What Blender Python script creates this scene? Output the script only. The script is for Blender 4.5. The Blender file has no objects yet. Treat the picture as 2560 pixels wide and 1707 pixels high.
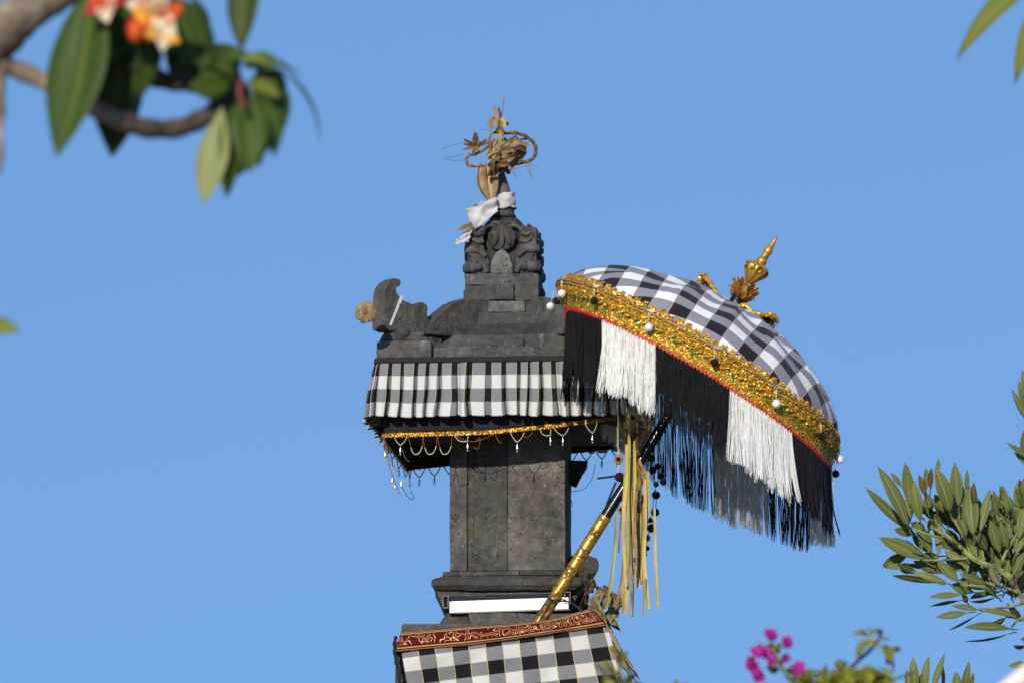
import bpy, math, random
from mathutils import Vector as V, Matrix, noise as mnoise
random.seed(7)
rnd = random.random
def ru(a, b): return a + (b - a) * random.random()
sc = bpy.context.scene
# ------------------------------------------------------------------ camera
DIST, PITCH, FPX = 14.0, math.radians(9.5), 8960.0
TGT = V((0, 0, 1.6 + DIST * math.sin(PITCH)))
FWD = V((0, math.cos(PITCH), math.sin(PITCH))); UPV = V((0, -math.sin(PITCH), math.cos(PITCH))); RGT = V((1, 0, 0))
CAM = TGT - FWD * DIST
cd = bpy.data.cameras.new('camera'); cam = bpy.data.objects.new('camera', cd); sc.collection.objects.link(cam)
cam.location = CAM; cam.rotation_euler = (math.pi / 2 + PITCH, 0, 0)
cd.sensor_width = 36; cd.lens = 36 * FPX / 2560; cd.clip_end = 5000; cd.clip_start = 0.1
cd.dof.use_dof = True; cd.dof.focus_distance = 13.45; cd.dof.aperture_fstop = 2.9
sc.camera = cam
# ------------------------------------------------------------------ light
SUN_EL, SUN_AZ = math.radians(21), math.radians(16)      # azimuth: to the left of straight behind the camera
SKY_STR = 0.15
w = bpy.data.worlds.new('World'); sc.world = w; w.use_nodes = True
nt = w.node_tree; bg = nt.nodes['Background']
sky = nt.nodes.new('ShaderNodeTexSky'); sky.sky_type = 'NISHITA'; sky.sun_disc = False
sky.sun_elevation = SUN_EL; sky.sun_rotation = math.pi + SUN_AZ
sky.altitude = 0; sky.air_density = 1.4; sky.dust_density = 0.5; sky.ozone_density = 4.2
# the sky lookup is lifted evenly, so the deeper blue starts lower
tcw = nt.nodes.new('ShaderNodeTexCoord'); lift = nt.nodes.new('ShaderNodeVectorMath'); lift.operation = 'ADD'; lift.inputs[1].default_value = (0, 0, 1.0)
unit = nt.nodes.new('ShaderNodeVectorMath'); unit.operation = 'NORMALIZE'
nt.links.new(tcw.outputs['Generated'], lift.inputs[0]); nt.links.new(lift.outputs[0], unit.inputs[0]); nt.links.new(unit.outputs[0], sky.inputs[0])
tint = nt.nodes.new('ShaderNodeMix'); tint.data_type = 'RGBA'; tint.blend_type = 'MULTIPLY'; tint.inputs[0].default_value = 1; tint.inputs[7].default_value = (0.895, 0.99, 1.04, 1)
nt.links.new(sky.outputs[0], tint.inputs[6]); nt.links.new(tint.outputs[2], bg.inputs[0]); bg.inputs[1].default_value = SKY_STR
sl = bpy.data.lights.new('sun', 'SUN'); sl.energy = 2.4; sl.angle = math.radians(0.53); sl.color = (1, 0.90, 0.76)
so = bpy.data.objects.new('sun', sl); sc.collection.objects.link(so)
SUND = V((-math.sin(SUN_AZ) * math.cos(SUN_EL), -math.cos(SUN_AZ) * math.cos(SUN_EL), math.sin(SUN_EL)))  # towards the sun
so.rotation_euler = SUND.to_track_quat('Z', 'Y').to_euler(); so.location = (-6, -20, 12)
vs = sc.view_settings; vs.view_transform = 'Standard'; vs.look = 'None'; vs.exposure = 1.02; vs.gamma = 1; vs.use_curve_mapping = False
sc.render.engine = 'CYCLES'
# ------------------------------------------------------------------ helpers
def W(px, py, Y):
    d = FWD + RGT * ((px - 1280) / FPX) + UPV * ((853.5 - py) / FPX)
    return CAM + d * ((Y - CAM.y) / d.y)
def MP(Y): return (Y - CAM.y) / FPX / math.cos(PITCH) * 1.0     # metres per source pixel, about
COL = sc.collection
class MB:
    def __init__(s): s.v = []; s.f = []; s.uv = {}
    def add(s, vs, fs, uvs=None):
        b = len(s.v); s.v += [V(p) for p in vs]
        for i, f in enumerate(fs):
            if uvs: s.uv[len(s.f)] = [uvs[k] for k in f]
            s.f.append(tuple(b + k for k in f))
    def box(s, a, b):
        (x0, y0, z0), (x1, y1, z1) = a, b
        s.add([(x0,y0,z0),(x1,y0,z0),(x1,y1,z0),(x0,y1,z0),(x0,y0,z1),(x1,y0,z1),(x1,y1,z1),(x0,y1,z1)],
              [(0,3,2,1),(4,5,6,7),(0,1,5,4),(1,2,6,5),(2,3,7,6),(3,0,4,7)])
    def obox(s, c, ax, ay, az):      # oriented box, half vectors
        c, ax, ay, az = V(c), V(ax), V(ay), V(az)
        s.add([c+i*ax+j*ay+k*az for k in (-1,1) for j in (-1,1) for i in (-1,1)],
              [(0,2,3,1),(4,5,7,6),(0,1,5,4),(1,3,7,5),(3,2,6,7),(2,0,4,6)])
    def loft(s, rings, cap=True, uvs=None):
        n = len(rings[0]); vs = [p for r in rings for p in r]; fs = []
        for i in range(len(rings)-1):
            for k in range(n):
                fs.append((i*n+k, i*n+(k+1)%n, (i+1)*n+(k+1)%n, (i+1)*n+k))
        if cap: fs.append(tuple(reversed(range(n)))); fs.append(tuple((len(rings)-1)*n+k for k in range(n)))
        s.add(vs, fs)
    def tube(s, pts, r, n=8, cap=True):
        pts = [V(p) for p in pts]; m = len(pts)
        if not hasattr(r, '__len__'): r = [r]*m
        t0 = (pts[1]-pts[0]).normalized(); a = t0.cross(V((0.13,0.97,0.2))).normalized(); rings = []
        for i in range(m):
            t = (pts[min(i+1,m-1)]-pts[max(i-1,0)])
            t = t.normalized() if t.length > 1e-9 else t0
            a = (a - t*a.dot(t)); a = a.normalized() if a.length > 1e-6 else t.orthogonal().normalized()
            b = t.cross(a)
            rings.append([pts[i]+(a*math.cos(q)+b*math.sin(q))*r[i] for q in [2*math.pi*k/n for k in range(n)]])
        s.loft(rings, cap)
    def lathe(s, o, ax, prof, n=20):   # prof: list of (distance along axis, radius)
        o = V(o); ax = V(ax).normalized(); a = ax.orthogonal().normalized(); b = ax.cross(a)
        s.loft([[o+ax*d+(a*math.cos(2*math.pi*k/n)+b*math.sin(2*math.pi*k/n))*max(r,1e-4) for k in range(n)] for d, r in prof])
    def sphere(s, c, r, n=8, m=6, sq=(1,1,1)):
        c = V(c)
        s.loft([[c+V((math.cos(2*math.pi*k/n)*math.sin(t)*sq[0], math.sin(2*math.pi*k/n)*math.sin(t)*sq[1], -math.cos(t)*sq[2]))*r for k in range(n)]
                for t in [math.pi*(i+.08)/(m+.16) for i in range(m+1)]])
    def prism(s, pts, off):            # closed polygon of 3-D points, extruded by off
        n = len(pts); off = V(off); p0 = [V(p) for p in pts]
        s.add(p0+[p+off for p in p0], [tuple(range(n)), tuple(reversed(range(n, 2*n)))] + [(k, n+k, n+(k+1)%n, (k+1)%n) for k in range(n)])
    def ribbon(s, pts, wid, wdir, thick=0.0012, cup=0.0):   # a strip with real thickness
        pts = [V(p) for p in pts]; m = len(pts)
        if not hasattr(wid, '__len__'): wid = [wid]*m
        rings = []
        for i in range(m):
            t = (pts[min(i+1,m-1)]-pts[max(i-1,0)]).normalized()
            wd = V(wdir[i] if isinstance(wdir, list) else wdir); wd = (wd - t*wd.dot(t))
            wd = wd.normalized() if wd.length > 1e-6 else t.orthogonal().normalized()
            nn = t.cross(wd); h = wid[i]/2
            rings.append([pts[i]-wd*h+nn*(thick+cup*h), pts[i]+nn*thick, pts[i]+wd*h+nn*(thick+cup*h), pts[i]+wd*h-nn*(thick-cup*h), pts[i]-nn*thick, pts[i]-wd*h-nn*(thick-cup*h)])
        s.loft(rings)
    def grid(s, fn, nu, nv, uvfn=None, closed=False):
        vs = []; uvs = []; fs = []
        for i in range(nu+1):
            for j in range(nv+1):
                vs.append(fn(i/nu, j/nv)); uvs.append(uvfn(i/nu, j/nv) if uvfn else (i/nu, j/nv))
        for i in range(nu):
            for j in range(nv):
                fs.append((i*(nv+1)+j, (i+1)*(nv+1)+j, (i+1)*(nv+1)+j+1, i*(nv+1)+j+1))
        s.add(vs, fs, uvs)
    def mesh(s, name, origin, xf=None, smooth=False):
        me = bpy.data.meshes.new(name)
        me.from_pydata([tuple((xf @ p if xf else p) - origin) for p in s.v], [], s.f)
        if s.uv:
            ul = me.uv_layers.new(name='UVMap'); d = ul.data
            for i, p in enumerate(me.polygons):
                if i in s.uv:
                    for li, u in zip(p.loop_indices, s.uv[i]): d[li].uv = u
        if smooth:
            me.polygons.foreach_set('use_smooth', [True]*len(me.polygons)); me.set_sharp_from_angle(angle=math.radians(48))
        me.update(); return me
    def build(s, name, mat, parent=None, xf=None, smooth=False, kind=None, label=None, bevel=0, solid=0, angle=None):
        if parent: org = ROOTLOC[parent.name]
        else: 
            vv = [xf @ p if xf else p for p in s.v]
            org = V((sum(p.x for p in vv)/len(vv), sum(p.y for p in vv)/len(vv), min(p.z for p in vv)))
        me = s.mesh(name, org, xf, smooth); o = bpy.data.objects.new(name, me); COL.objects.link(o)
        me.materials.append(mat)
        if parent: o.parent = parent; ROOTLOC[o.name] = org
        else: o.location = org; ROOTLOC[o.name] = org
        if parent and parent.type != 'EMPTY' and parent.parent is None: pass
        if kind: o['kind'] = kind
        if label: o['label'] = label
        if solid:
            m = o.modifiers.new('thickness', 'SOLIDIFY'); m.thickness = solid; m.offset = 0
        if bevel:
            m = o.modifiers.new('bevel', 'BEVEL'); m.width = bevel; m.segments = 2; m.limit_method = 'ANGLE'; m.angle_limit = math.radians(40)
            if mat.name.endswith('andesite'):                 # hand-cut stone: slightly uneven faces and chipped edges
                m = o.modifiers.new('triangles', 'TRIANGULATE'); m.min_vertices = 5
                m = o.modifiers.new('divide', 'SUBSURF'); m.subdivision_type = 'SIMPLE'; m.levels = m.render_levels = 3
                m = o.modifiers.new('uneven', 'DISPLACE'); m.texture = chip_tex(); m.texture_coords = 'GLOBAL'; m.strength = 0.009; m.mid_level = 0.5
        return o
def chip_tex():
    t = bpy.data.textures.get('chips')
    if not t: t = bpy.data.textures.new('chips', 'CLOUDS'); t.noise_scale = 0.022; t.noise_depth = 3
    return t
ROOTLOC = {}
def tag(o, label, cat, group=None, kind=None):
    o['label'] = label; o['category'] = cat
    if group: o['group'] = group
    if kind: o['kind'] = kind
    return o
def thing(name, loc, label, cat, group=None):
    o = bpy.data.objects.new(name, None); COL.objects.link(o); o.location = loc; o.empty_display_size = 0.1
    ROOTLOC[o.name] = V(loc); return tag(o, label, cat, group)
def smoothpath(pts, n=8):             # Catmull-Rom through the points
    pts = [V(p) for p in pts]; out = []
    for i in range(len(pts)-1):
        p0, p1, p2, p3 = pts[max(i-1,0)], pts[i], pts[i+1], pts[min(i+2,len(pts)-1)]
        for k in range(n):
            t = k/n
            out.append(0.5*((2*p1)+(p2-p0)*t+(2*p0-5*p1+4*p2-p3)*t*t+(3*p1-p0-3*p2+p3)*t**3))
    out.append(pts[-1]); return out
# ------------------------------------------------------------------ materials
class NT:
    def __init__(s, name):
        s.m = bpy.data.materials.new(name); s.m.use_nodes = True; s.t = s.m.node_tree; s.n = s.t.nodes; s.b = s.n['Principled BSDF']; s.out = s.n['Material Output']
    def new(s, typ, **kw):
        n = s.n.new(typ)
        for k, v in kw.items(): setattr(n, k, v)
        return n
    def link(s, a, b): s.t.links.new(a, b)
    def setin(s, sock, v):
        if hasattr(v, 'is_output'): s.link(v, sock)
        else: sock.default_value = v
    def math(s, op, a, b=0.0, c=None):
        n = s.new('ShaderNodeMath', operation=op); s.setin(n.inputs[0], a); s.setin(n.inputs[1], b)
        if c is not None: s.setin(n.inputs[2], c)
        return n.outputs[0]
    def mix(s, f, a, b, blend='MIX'):
        n = s.new('ShaderNodeMix', data_type='RGBA', blend_type=blend)
        s.setin(n.inputs[0], f)
        for sock, v in ((n.inputs[6], a), (n.inputs[7], b)):
            if hasattr(v, 'is_output'): s.link(v, sock)
            else: sock.default_value = (*v[:3], 1)
        return n.outputs[2]
    def ramp(s, f, stops):
        n = s.new('ShaderNodeValToRGB'); s.link(f, n.inputs[0]); e = n.color_ramp.elements
        while len(e) < len(stops): e.new(0.5)
        for x, (p, c) in zip(e, stops): x.position = p; x.color = (*c, 1) if len(c) == 3 else c
        return n.outputs[0]
    def noise(s, scale, detail=6, rough=0.6, vec=None, dist=0.0):
        n = s.new('ShaderNodeTexNoise'); n.inputs['Scale'].default_value = scale; n.inputs['Detail'].default_value = detail
        n.inputs['Roughness'].default_value = rough; n.inputs['Distortion'].default_value = dist
        s.link(vec if vec else s.coord(), n.inputs['Vector']); return n.outputs[0]
    def coord(s, which='Object'):
        if not hasattr(s, 'tc'): s.tc = s.new('ShaderNodeTexCoord')
        return s.tc.outputs[which]
    def vmul(s, vec, v3):
        n = s.new('ShaderNodeVectorMath', operation='MULTIPLY'); s.link(vec, n.inputs[0]); n.inputs[1].default_value = v3; return n.outputs[0]
    def bump(s, h, strength, dist=0.002):
        n = s.new('ShaderNodeBump'); n.inputs['Strength'].default_value = strength; n.inputs['Distance'].default_value = dist
        s.link(h, n.inputs['Height']); s.link(n.outputs[0], s.b.inputs['Normal'])
    def objrand(s): return s.new('ShaderNodeObjectInfo').outputs['Random']
    def island(s): return s.new('ShaderNodeNewGeometry').outputs['Random Per Island']
    def p(s, **kw):
        for k, v in kw.items(): s.setin(s.b.inputs[{'col':'Base Color','rough':'Roughness','metal':'Metallic','spec':'Specular IOR Level','sheen':'Sheen Weight'}.get(k, k)], (*v, 1) if isinstance(v, tuple) and len(v) == 3 else v)
        return s
    def translucent(s, col, fac):
        t = s.new('ShaderNodeBsdfTranslucent'); s.setin(t.inputs[0], (*col, 1) if isinstance(col, tuple) else col)
        mx = s.new('ShaderNodeMixShader'); mx.inputs[0].default_value = fac
        s.link(s.b.outputs[0], mx.inputs[1]); s.link(t.outputs[0], mx.inputs[2]); s.link(mx.outputs[0], s.out.inputs[0])
M = {}
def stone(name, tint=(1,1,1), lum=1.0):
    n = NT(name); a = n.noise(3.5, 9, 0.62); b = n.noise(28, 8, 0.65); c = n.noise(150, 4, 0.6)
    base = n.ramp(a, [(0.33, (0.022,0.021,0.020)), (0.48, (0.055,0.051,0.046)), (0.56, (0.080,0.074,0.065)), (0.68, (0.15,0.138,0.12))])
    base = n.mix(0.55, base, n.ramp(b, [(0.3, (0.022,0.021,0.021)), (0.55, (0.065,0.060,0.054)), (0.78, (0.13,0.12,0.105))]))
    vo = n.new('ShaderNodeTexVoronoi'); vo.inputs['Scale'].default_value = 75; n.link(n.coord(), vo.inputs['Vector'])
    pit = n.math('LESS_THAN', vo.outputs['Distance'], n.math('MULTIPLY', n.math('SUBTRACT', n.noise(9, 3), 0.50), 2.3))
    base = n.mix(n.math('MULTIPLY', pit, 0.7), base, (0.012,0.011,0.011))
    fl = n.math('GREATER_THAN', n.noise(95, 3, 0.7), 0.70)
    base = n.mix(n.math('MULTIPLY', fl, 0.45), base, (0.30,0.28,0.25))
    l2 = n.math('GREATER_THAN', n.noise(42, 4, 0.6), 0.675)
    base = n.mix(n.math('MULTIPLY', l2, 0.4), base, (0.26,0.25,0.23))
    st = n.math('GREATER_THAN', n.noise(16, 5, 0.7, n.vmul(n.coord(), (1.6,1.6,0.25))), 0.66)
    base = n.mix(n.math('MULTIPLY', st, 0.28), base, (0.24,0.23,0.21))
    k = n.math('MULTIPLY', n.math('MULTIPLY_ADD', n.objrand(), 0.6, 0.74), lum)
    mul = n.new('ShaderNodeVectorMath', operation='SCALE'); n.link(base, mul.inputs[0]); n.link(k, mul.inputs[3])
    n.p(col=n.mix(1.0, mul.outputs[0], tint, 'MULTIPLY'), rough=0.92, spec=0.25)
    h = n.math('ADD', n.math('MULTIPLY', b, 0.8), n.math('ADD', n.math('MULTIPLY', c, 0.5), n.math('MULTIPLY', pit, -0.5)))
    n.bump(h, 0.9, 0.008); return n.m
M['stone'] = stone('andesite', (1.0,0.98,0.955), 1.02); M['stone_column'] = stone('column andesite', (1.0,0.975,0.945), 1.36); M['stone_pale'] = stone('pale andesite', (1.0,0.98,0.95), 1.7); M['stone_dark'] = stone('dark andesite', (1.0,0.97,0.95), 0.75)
def plain(name, col, rough=0.8, metal=0.0, spec=0.3, var=0.25, scale=60, bump=0.3, trans=0, island=False):
    n = NT(name); a0 = n.noise(scale, 5, 0.6); mr = n.new('ShaderNodeMapRange'); n.link(a0, mr.inputs[0]); mr.inputs[1].default_value = 0.30; mr.inputs[2].default_value = 0.70; a = mr.outputs[0]; f = n.island() if island else a
    lo = tuple(c*(1-var) for c in col); hi = tuple(min(1, c*(1+var)) for c in col)
    cc = n.mix(f, lo, hi)
    if island: cc = n.mix(0.35, cc, n.mix(a, lo, hi))
    n.p(col=cc, rough=rough, metal=metal, spec=spec)
    if bump: n.bump(a, bump, 0.002)
    if trans: n.translucent(cc, trans)
    return n.m
def poleng(name, gold=True, white=(0.60,0.58,0.535), black=(0.011,0.009,0.010), grey=(0.185,0.185,0.195), trans=0.12):
    n = NT(name); sep = n.new('ShaderNodeSeparateXYZ'); n.link(n.coord('UV'), sep.inputs[0]); u, v = sep.outputs[0], sep.outputs[1]
    # a little waviness in the weave
    wob = n.math('MULTIPLY', n.math('SUBTRACT', n.noise(7, 2, 0.5), 0.5), 0.06)
    uu = n.math('ADD', u, wob); vv = n.math('ADD', v, wob)
    def tog(x): return n.math('GREATER_THAN', n.math('FRACT', n.math('MULTIPLY', x, 0.5)), 0.5)
    a, b = tog(uu), tog(vv); s_ = n.math('ADD', a, b)
    wv = n.new('ShaderNodeTexWhiteNoise', noise_dimensions='2D')
    fine = n.new('ShaderNodeCombineXYZ'); n.link(n.math('FLOOR', n.math('MULTIPLY', u, 26)), fine.inputs[0]); n.link(n.math('FLOOR', n.math('MULTIPLY', v, 26)), fine.inputs[1])
    n.link(fine.outputs[0], wv.inputs['Vector'])
    str_ = n.noise(4, 3, 0.6, n.vmul(n.coord('UV'), (2.5, 22, 1)))
    g = n.mix(n.math('MULTIPLY_ADD', wv.outputs[0], 0.5, n.math('MULTIPLY', str_, 0.5)), tuple(c*0.72 for c in grey), tuple(c*1.28 for c in grey))
    whit = n.mix(n.noise(9, 6, 0.65), tuple(c*0.86 for c in white), white)
    col = n.mix(n.math('GREATER_THAN', s_, 0.5), black, g)
    col = n.mix(n.math('GREATER_THAN', s_, 1.5), col, whit)
    n.p(rough=0.9, spec=0.12, sheen=0.08)
    if gold:
        d = n.math('ABSOLUTE', n.math('SUBTRACT', n.math('FRACT', n.math('ADD', uu, 0.5)), 0.5))
        dash = n.math('GREATER_THAN', n.noise(5, 2, 0.5, n.vmul(n.coord('UV'), (1, 5, 1))), 0.40 if gold is True else 0.2)
        th = n.math('MULTIPLY', n.math('LESS_THAN', d, 0.020), dash)
        col = n.mix(th, col, (0.62,0.50,0.26) if gold is True else (0.38,0.27,0.17)); n.p(metal=n.math('MULTIPLY', th, 0.6 if gold is True else 0.0))
    n.p(col=col); n.bump(n.math('ADD', n.math('MULTIPLY', wv.outputs[0], 0.3), n.noise(30, 4)), 0.25, 0.002)
    if trans: n.translucent(col, trans)
    return n.m
M['poleng'] = poleng('checked cotton'); M['poleng_canopy'] = poleng('checked canopy cloth', 'dull', white=(0.80,0.775,0.74), black=(0.017,0.013,0.020), grey=(0.23,0.225,0.245))
M['black_cloth'] = plain('black cotton', (0.014,0.012,0.014), 0.85, var=0.4, scale=25)
M['black_thread'] = plain('black fringe thread', (0.008,0.007,0.008), 0.6, var=0.5, island=True, bump=0, spec=0.25)
M['white_thread'] = plain('white fringe thread', (0.92,0.90,0.85), 0.7, var=0.14, island=True, bump=0, trans=0.42)
M['gold_flake'] = plain('gold sequin', (0.56,0.31,0.030), 0.45, 0.45, var=0.55, island=True, bump=0, spec=0.5)
M['gold_base2'] = plain('gold braid', (0.30,0.155,0.016), 0.4, 0.6, var=0.6, island=True, bump=0)
M['gold_base'] = plain('gold woven ribbon', (0.42,0.22,0.02), 0.5, 0.35, var=0.5, scale=180, bump=1.0)
M['green_flake'] = plain('green sequin', (0.05,0.30,0.035), 0.35, 0.4, var=0.4, island=True, bump=0, spec=0.5)
M['red_flake'] = plain('red thread edging', (0.50,0.028,0.012), 0.6, 0.0, var=0.3, island=True, bump=0)
M['white_cotton'] = plain('white cotton', (0.44,0.415,0.39), 0.9, var=0.4, scale=14, bump=0.6)
M['pom_black'] = plain('black pompom wool', (0.008,0.008,0.009), 0.95, var=0.4, scale=200, bump=0.8)
M['pom_white'] = plain('white pompom wool', (0.72,0.68,0.64), 0.95, var=0.2, scale=200, bump=0.8)
M['black_lacquer'] = plain('black lacquer', (0.006,0.006,0.007), 0.18, var=0.3, bump=0.05, spec=0.5)
M['bead_gold'] = plain('gold bead', (0.70,0.55,0.22), 0.3, 0.5, var=0.3, island=True, bump=0)
M['bead_pale'] = plain('pale brass bead', (0.62,0.58,0.35), 0.35, 0.3, var=0.3, island=True, bump=0)
M['silver'] = plain('silver drop bead', (0.80,0.80,0.80), 0.22, 0.8, var=0.1, bump=0)
M['thread_brown'] = plain('brown thread', (0.20,0.075,0.03), 0.8, var=0.3, bump=0)
M['thread_pale'] = plain('pale thread', (0.55,0.52,0.46), 0.8, var=0.2, bump=0)
M['rim_cord'] = plain('tarnished silver cord', (0.26,0.21,0.15), 0.5, 0.3, var=0.6, bump=0)
M['wire'] = plain('dark wire', (0.025,0.025,0.028), 0.5, var=0.3, bump=0)
M['palm_dry'] = plain('dried palm leaf', (0.25,0.175,0.080), 0.75, var=0.6, scale=22, bump=0.4, trans=0.1)
M['palm_dark'] = plain('weathered brown palm leaf', (0.10,0.062,0.032), 0.85, var=0.6, scale=20, bump=0.5)
M['palm_fresh'] = plain('yellowing palm strip', (0.47,0.36,0.11), 0.55, var=0.4, scale=5, bump=0.2, trans=0.12)
M['palm_green'] = plain('greenish palm strip', (0.31,0.30,0.07), 0.55, var=0.4, scale=5, bump=0.2, trans=0.12)
M['palm_rust'] = plain('rusty palm fold', (0.24,0.115,0.035), 0.6, var=0.5, scale=12, bump=0.3, trans=0.1)
M['woven'] = plain('woven dried offering', (0.20,0.148,0.068), 0.85, var=0.6, scale=45, bump=1.0)
M['leaf_grey'] = plain('dry grey green leaf', (0.17,0.155,0.075), 0.75, var=0.5, scale=20, bump=0.4, trans=0.1)
M['incense'] = plain('red incense stick', (0.28,0.075,0.055), 0.8, var=0.2, bump=0)
M['lamp_white'] = plain('white lamp cover', (0.92,0.92,0.92), 0.35, var=0.03, scale=8, bump=0, spec=0.5)
M['lamp_end'] = plain('grey lamp end cap', (0.5,0.55,0.62), 0.3, var=0.15, bump=0)
M['steel'] = plain('dull steel tube', (0.16,0.14,0.12), 0.5, 0.4, var=0.4, bump=0.2)
def barkmat():
    n = NT('mottled frangipani bark'); a = n.noise(9, 7, 0.6); b = n.noise(60, 5, 0.6)
    c = n.ramp(a, [(0.36,(0.045,0.032,0.022)),(0.48,(0.15,0.105,0.07)),(0.56,(0.23,0.175,0.125)),(0.66,(0.44,0.37,0.28))])
    n.p(col=n.mix(0.3, c, n.ramp(b, [(0.35,(0.05,0.035,0.02)),(0.7,(0.35,0.28,0.2))])), rough=0.9, spec=0.15); n.bump(n.math('ADD', a, b), 1.0, 0.01); return n.m
M['bark'] = barkmat()
M['bark_dark_shaded'] = plain('dark and shaded twig bark', (0.06,0.045,0.035), 0.9, var=0.6, scale=25, bump=0.8)
M['twig'] = plain('pale green twig', (0.19,0.19,0.06), 0.7, var=0.4, scale=25, bump=0.3)
M['bark_pale'] = plain('pale smooth bark', (0.62,0.55,0.50), 0.8, var=0.15, scale=10, bump=0.4)
def carved_gold(name):
    n = NT(name); sep = n.new('ShaderNodeSeparateXYZ'); n.link(n.coord('UV'), sep.inputs[0]); u, v = sep.outputs[0], sep.outputs[1]
    ns = n.noise(0.42, 0.0, 0.5, n.vmul(n.coord('UV'), (8.5, 1.0, 1)), 1.2); cvf = n.math('FRACT', n.math('MULTIPLY', ns, 7.0))
    zone = n.math('GREATER_THAN', n.math('SINE', n.math('MULTIPLY', v, 1.25)), -0.45)
    ln = n.math('MULTIPLY', n.math('LESS_THAN', cvf, 0.26), zone)
    rings = n.math('LESS_THAN', n.math('FRACT', n.math('MULTIPLY', v, 0.4)), 0.02)
    ln = n.math('MAXIMUM', ln, rings)
    g = n.mix(n.noise(30, 5), (0.40,0.19,0.025), (0.72,0.40,0.07))
    n.p(col=n.mix(n.math('MULTIPLY', ln, 0.9), g, (0.03,0.016,0.006)), rough=n.math('MULTIPLY_ADD', ln, 0.4, 0.30), metal=n.math('MULTIPLY_ADD', ln, -0.6, 0.72))
    n.bump(n.math('SUBTRACT', n.math('MULTIPLY', cvf, zone), ln), 0.6, 0.004); return n.m
M['gold_carved'] = carved_gold('carved gilt wood')
M['gold'] = plain('gilt paint', (0.62,0.33,0.055), 0.32, 0.75, var=0.35, scale=35, bump=0.3)
M['gold_dark'] = plain('dark antique gilt', (0.30,0.13,0.02), 0.4, 0.7, var=0.6, scale=60, bump=0.6)  # darker gilt for the bulb scrolls and alternate finial leaves
def brocade(name):
    n = NT(name); sep = n.new('ShaderNodeSeparateXYZ'); n.link(n.coord('UV'), sep.inputs[0]); v = sep.outputs[1]
    ns = n.noise(1.9, 0.0, 0.5, n.coord('UV'), 0.8); wvf = n.math('FRACT', n.math('MULTIPLY', ns, 6.5))
    mid = n.math('LESS_THAN', n.math('ABSOLUTE', n.math('SUBTRACT', v, 0.53)), 0.25)
    scroll = n.math('MULTIPLY', n.math('LESS_THAN', wvf, 0.20), mid)
    s1 = n.math('LESS_THAN', n.math('ABSOLUTE', n.math('SUBTRACT', v, 0.055)), 0.030); s2 = n.math('LESS_THAN', n.math('ABSOLUTE', n.math('SUBTRACT', v, 0.17)), 0.028)
    s3 = n.math('LESS_THAN', n.math('ABSOLUTE', n.math('SUBTRACT', v, 0.86)), 0.022); s4 = n.math('LESS_THAN', n.math('ABSOLUTE', n.math('SUBTRACT', v, 0.95)), 0.022)
    g = n.math('MAXIMUM', n.math('MAXIMUM', s1, s2), n.math('MAXIMUM', n.math('MAXIMUM', s3, s4), scroll))
    red = n.mix(n.noise(40, 4), (0.050,0.0015,0.002), (0.095,0.003,0.004))
    gc = n.mix(n.noise(25, 3), (0.55,0.29,0.10), (0.72,0.46,0.20))
    n.p(col=n.mix(g, red, gc), rough=n.math('MULTIPLY_ADD', g, -0.3, 0.75), metal=n.math('MULTIPLY', g, 0.15), spec=0.12); n.bump(n.math('ADD', g, n.noise(120)), 0.4, 0.002); return n.m
M['brocade'] = brocade('red and gold brocade')
def leafmat(name, col, back, rib=(0.25,0.27,0.08), gloss=0.4, trans=0.25, var=0.35):
    n = NT(name); sep = n.new('ShaderNodeSeparateXYZ'); n.link(n.coord('UV'), sep.inputs[0]); u, v = sep.outputs[0], sep.outputs[1]
    r = n.objrand(); c = n.mix(r, tuple(x*(1-var) for x in col), tuple(x*(1+var) for x in col))
    c = n.mix(n.math('MULTIPLY', n.noise(14, 4), 0.5), c, back)
    au = n.math('ABSOLUTE', u)
    vein = n.math('LESS_THAN', n.math('FRACT', n.math('SUBTRACT', n.math('MULTIPLY', v, 14), n.math('MULTIPLY', au, 1.5))), 0.12)
    c = n.mix(n.math('MULTIPLY', vein, 0.22), c, rib)
    c = n.mix(n.math('MULTIPLY', n.math('LESS_THAN', au, 0.055), 0.85), c, rib)
    n.p(col=c, rough=gloss, spec=0.16); n.bump(n.math('ADD', n.math('MULTIPLY', vein, 0.6), n.noise(60, 3)), 0.2, 0.002)
    n.translucent(c, trans); return n.m
M['leaf_frangipani'] = leafmat('frangipani leaf', (0.036,0.072,0.008), (0.06,0.085,0.014), (0.13,0.16,0.02), 0.5, 0.2, 0.5)
M['leaf_yellow'] = leafmat('yellow green leaf', (0.15,0.18,0.025), (0.17,0.17,0.04), (0.32,0.31,0.10), 0.4, 0.3)
M['leaf_sunlit'] = leafmat('sunlit leaf tone', (0.21,0.23,0.075), (0.24,0.25,0.10), (0.3,0.3,0.15), 0.45, 0.25)  # paler green puts sunlight into the colour of one leaf
M['leaf_trumpet'] = leafmat('trumpet tree leaf', (0.105,0.125,0.032), (0.125,0.138,0.048), (0.28,0.29,0.10), 0.48, 0.15, 0.35)
M['leaf_bronze'] = leafmat('bronze young leaf', (0.12,0.085,0.028), (0.13,0.10,0.04), (0.22,0.18,0.07), 0.45, 0.15)
M['leaf_boug'] = leafmat('bougainvillea leaf', (0.24,0.245,0.020), (0.13,0.14,0.03), (0.2,0.2,0.05), 0.45, 0.35, 0.45)
M['bract'] = plain('magenta bract', (0.36,0.008,0.23), 0.6, var=0.35, scale=30, bump=0.2, trans=0.35)
M['petal_white'] = plain('cream petal', (0.66,0.55,0.38), 0.6, var=0.2, scale=20, bump=0, trans=0.2)
M['petal_yellow'] = plain('yellow petal', (0.72,0.36,0.03), 0.6, var=0.25, scale=20, bump=0, trans=0.2)
M['petal_red'] = plain('red petal', (0.36,0.010,0.008), 0.6, var=0.4, scale=20, bump=0, trans=0.2)
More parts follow.
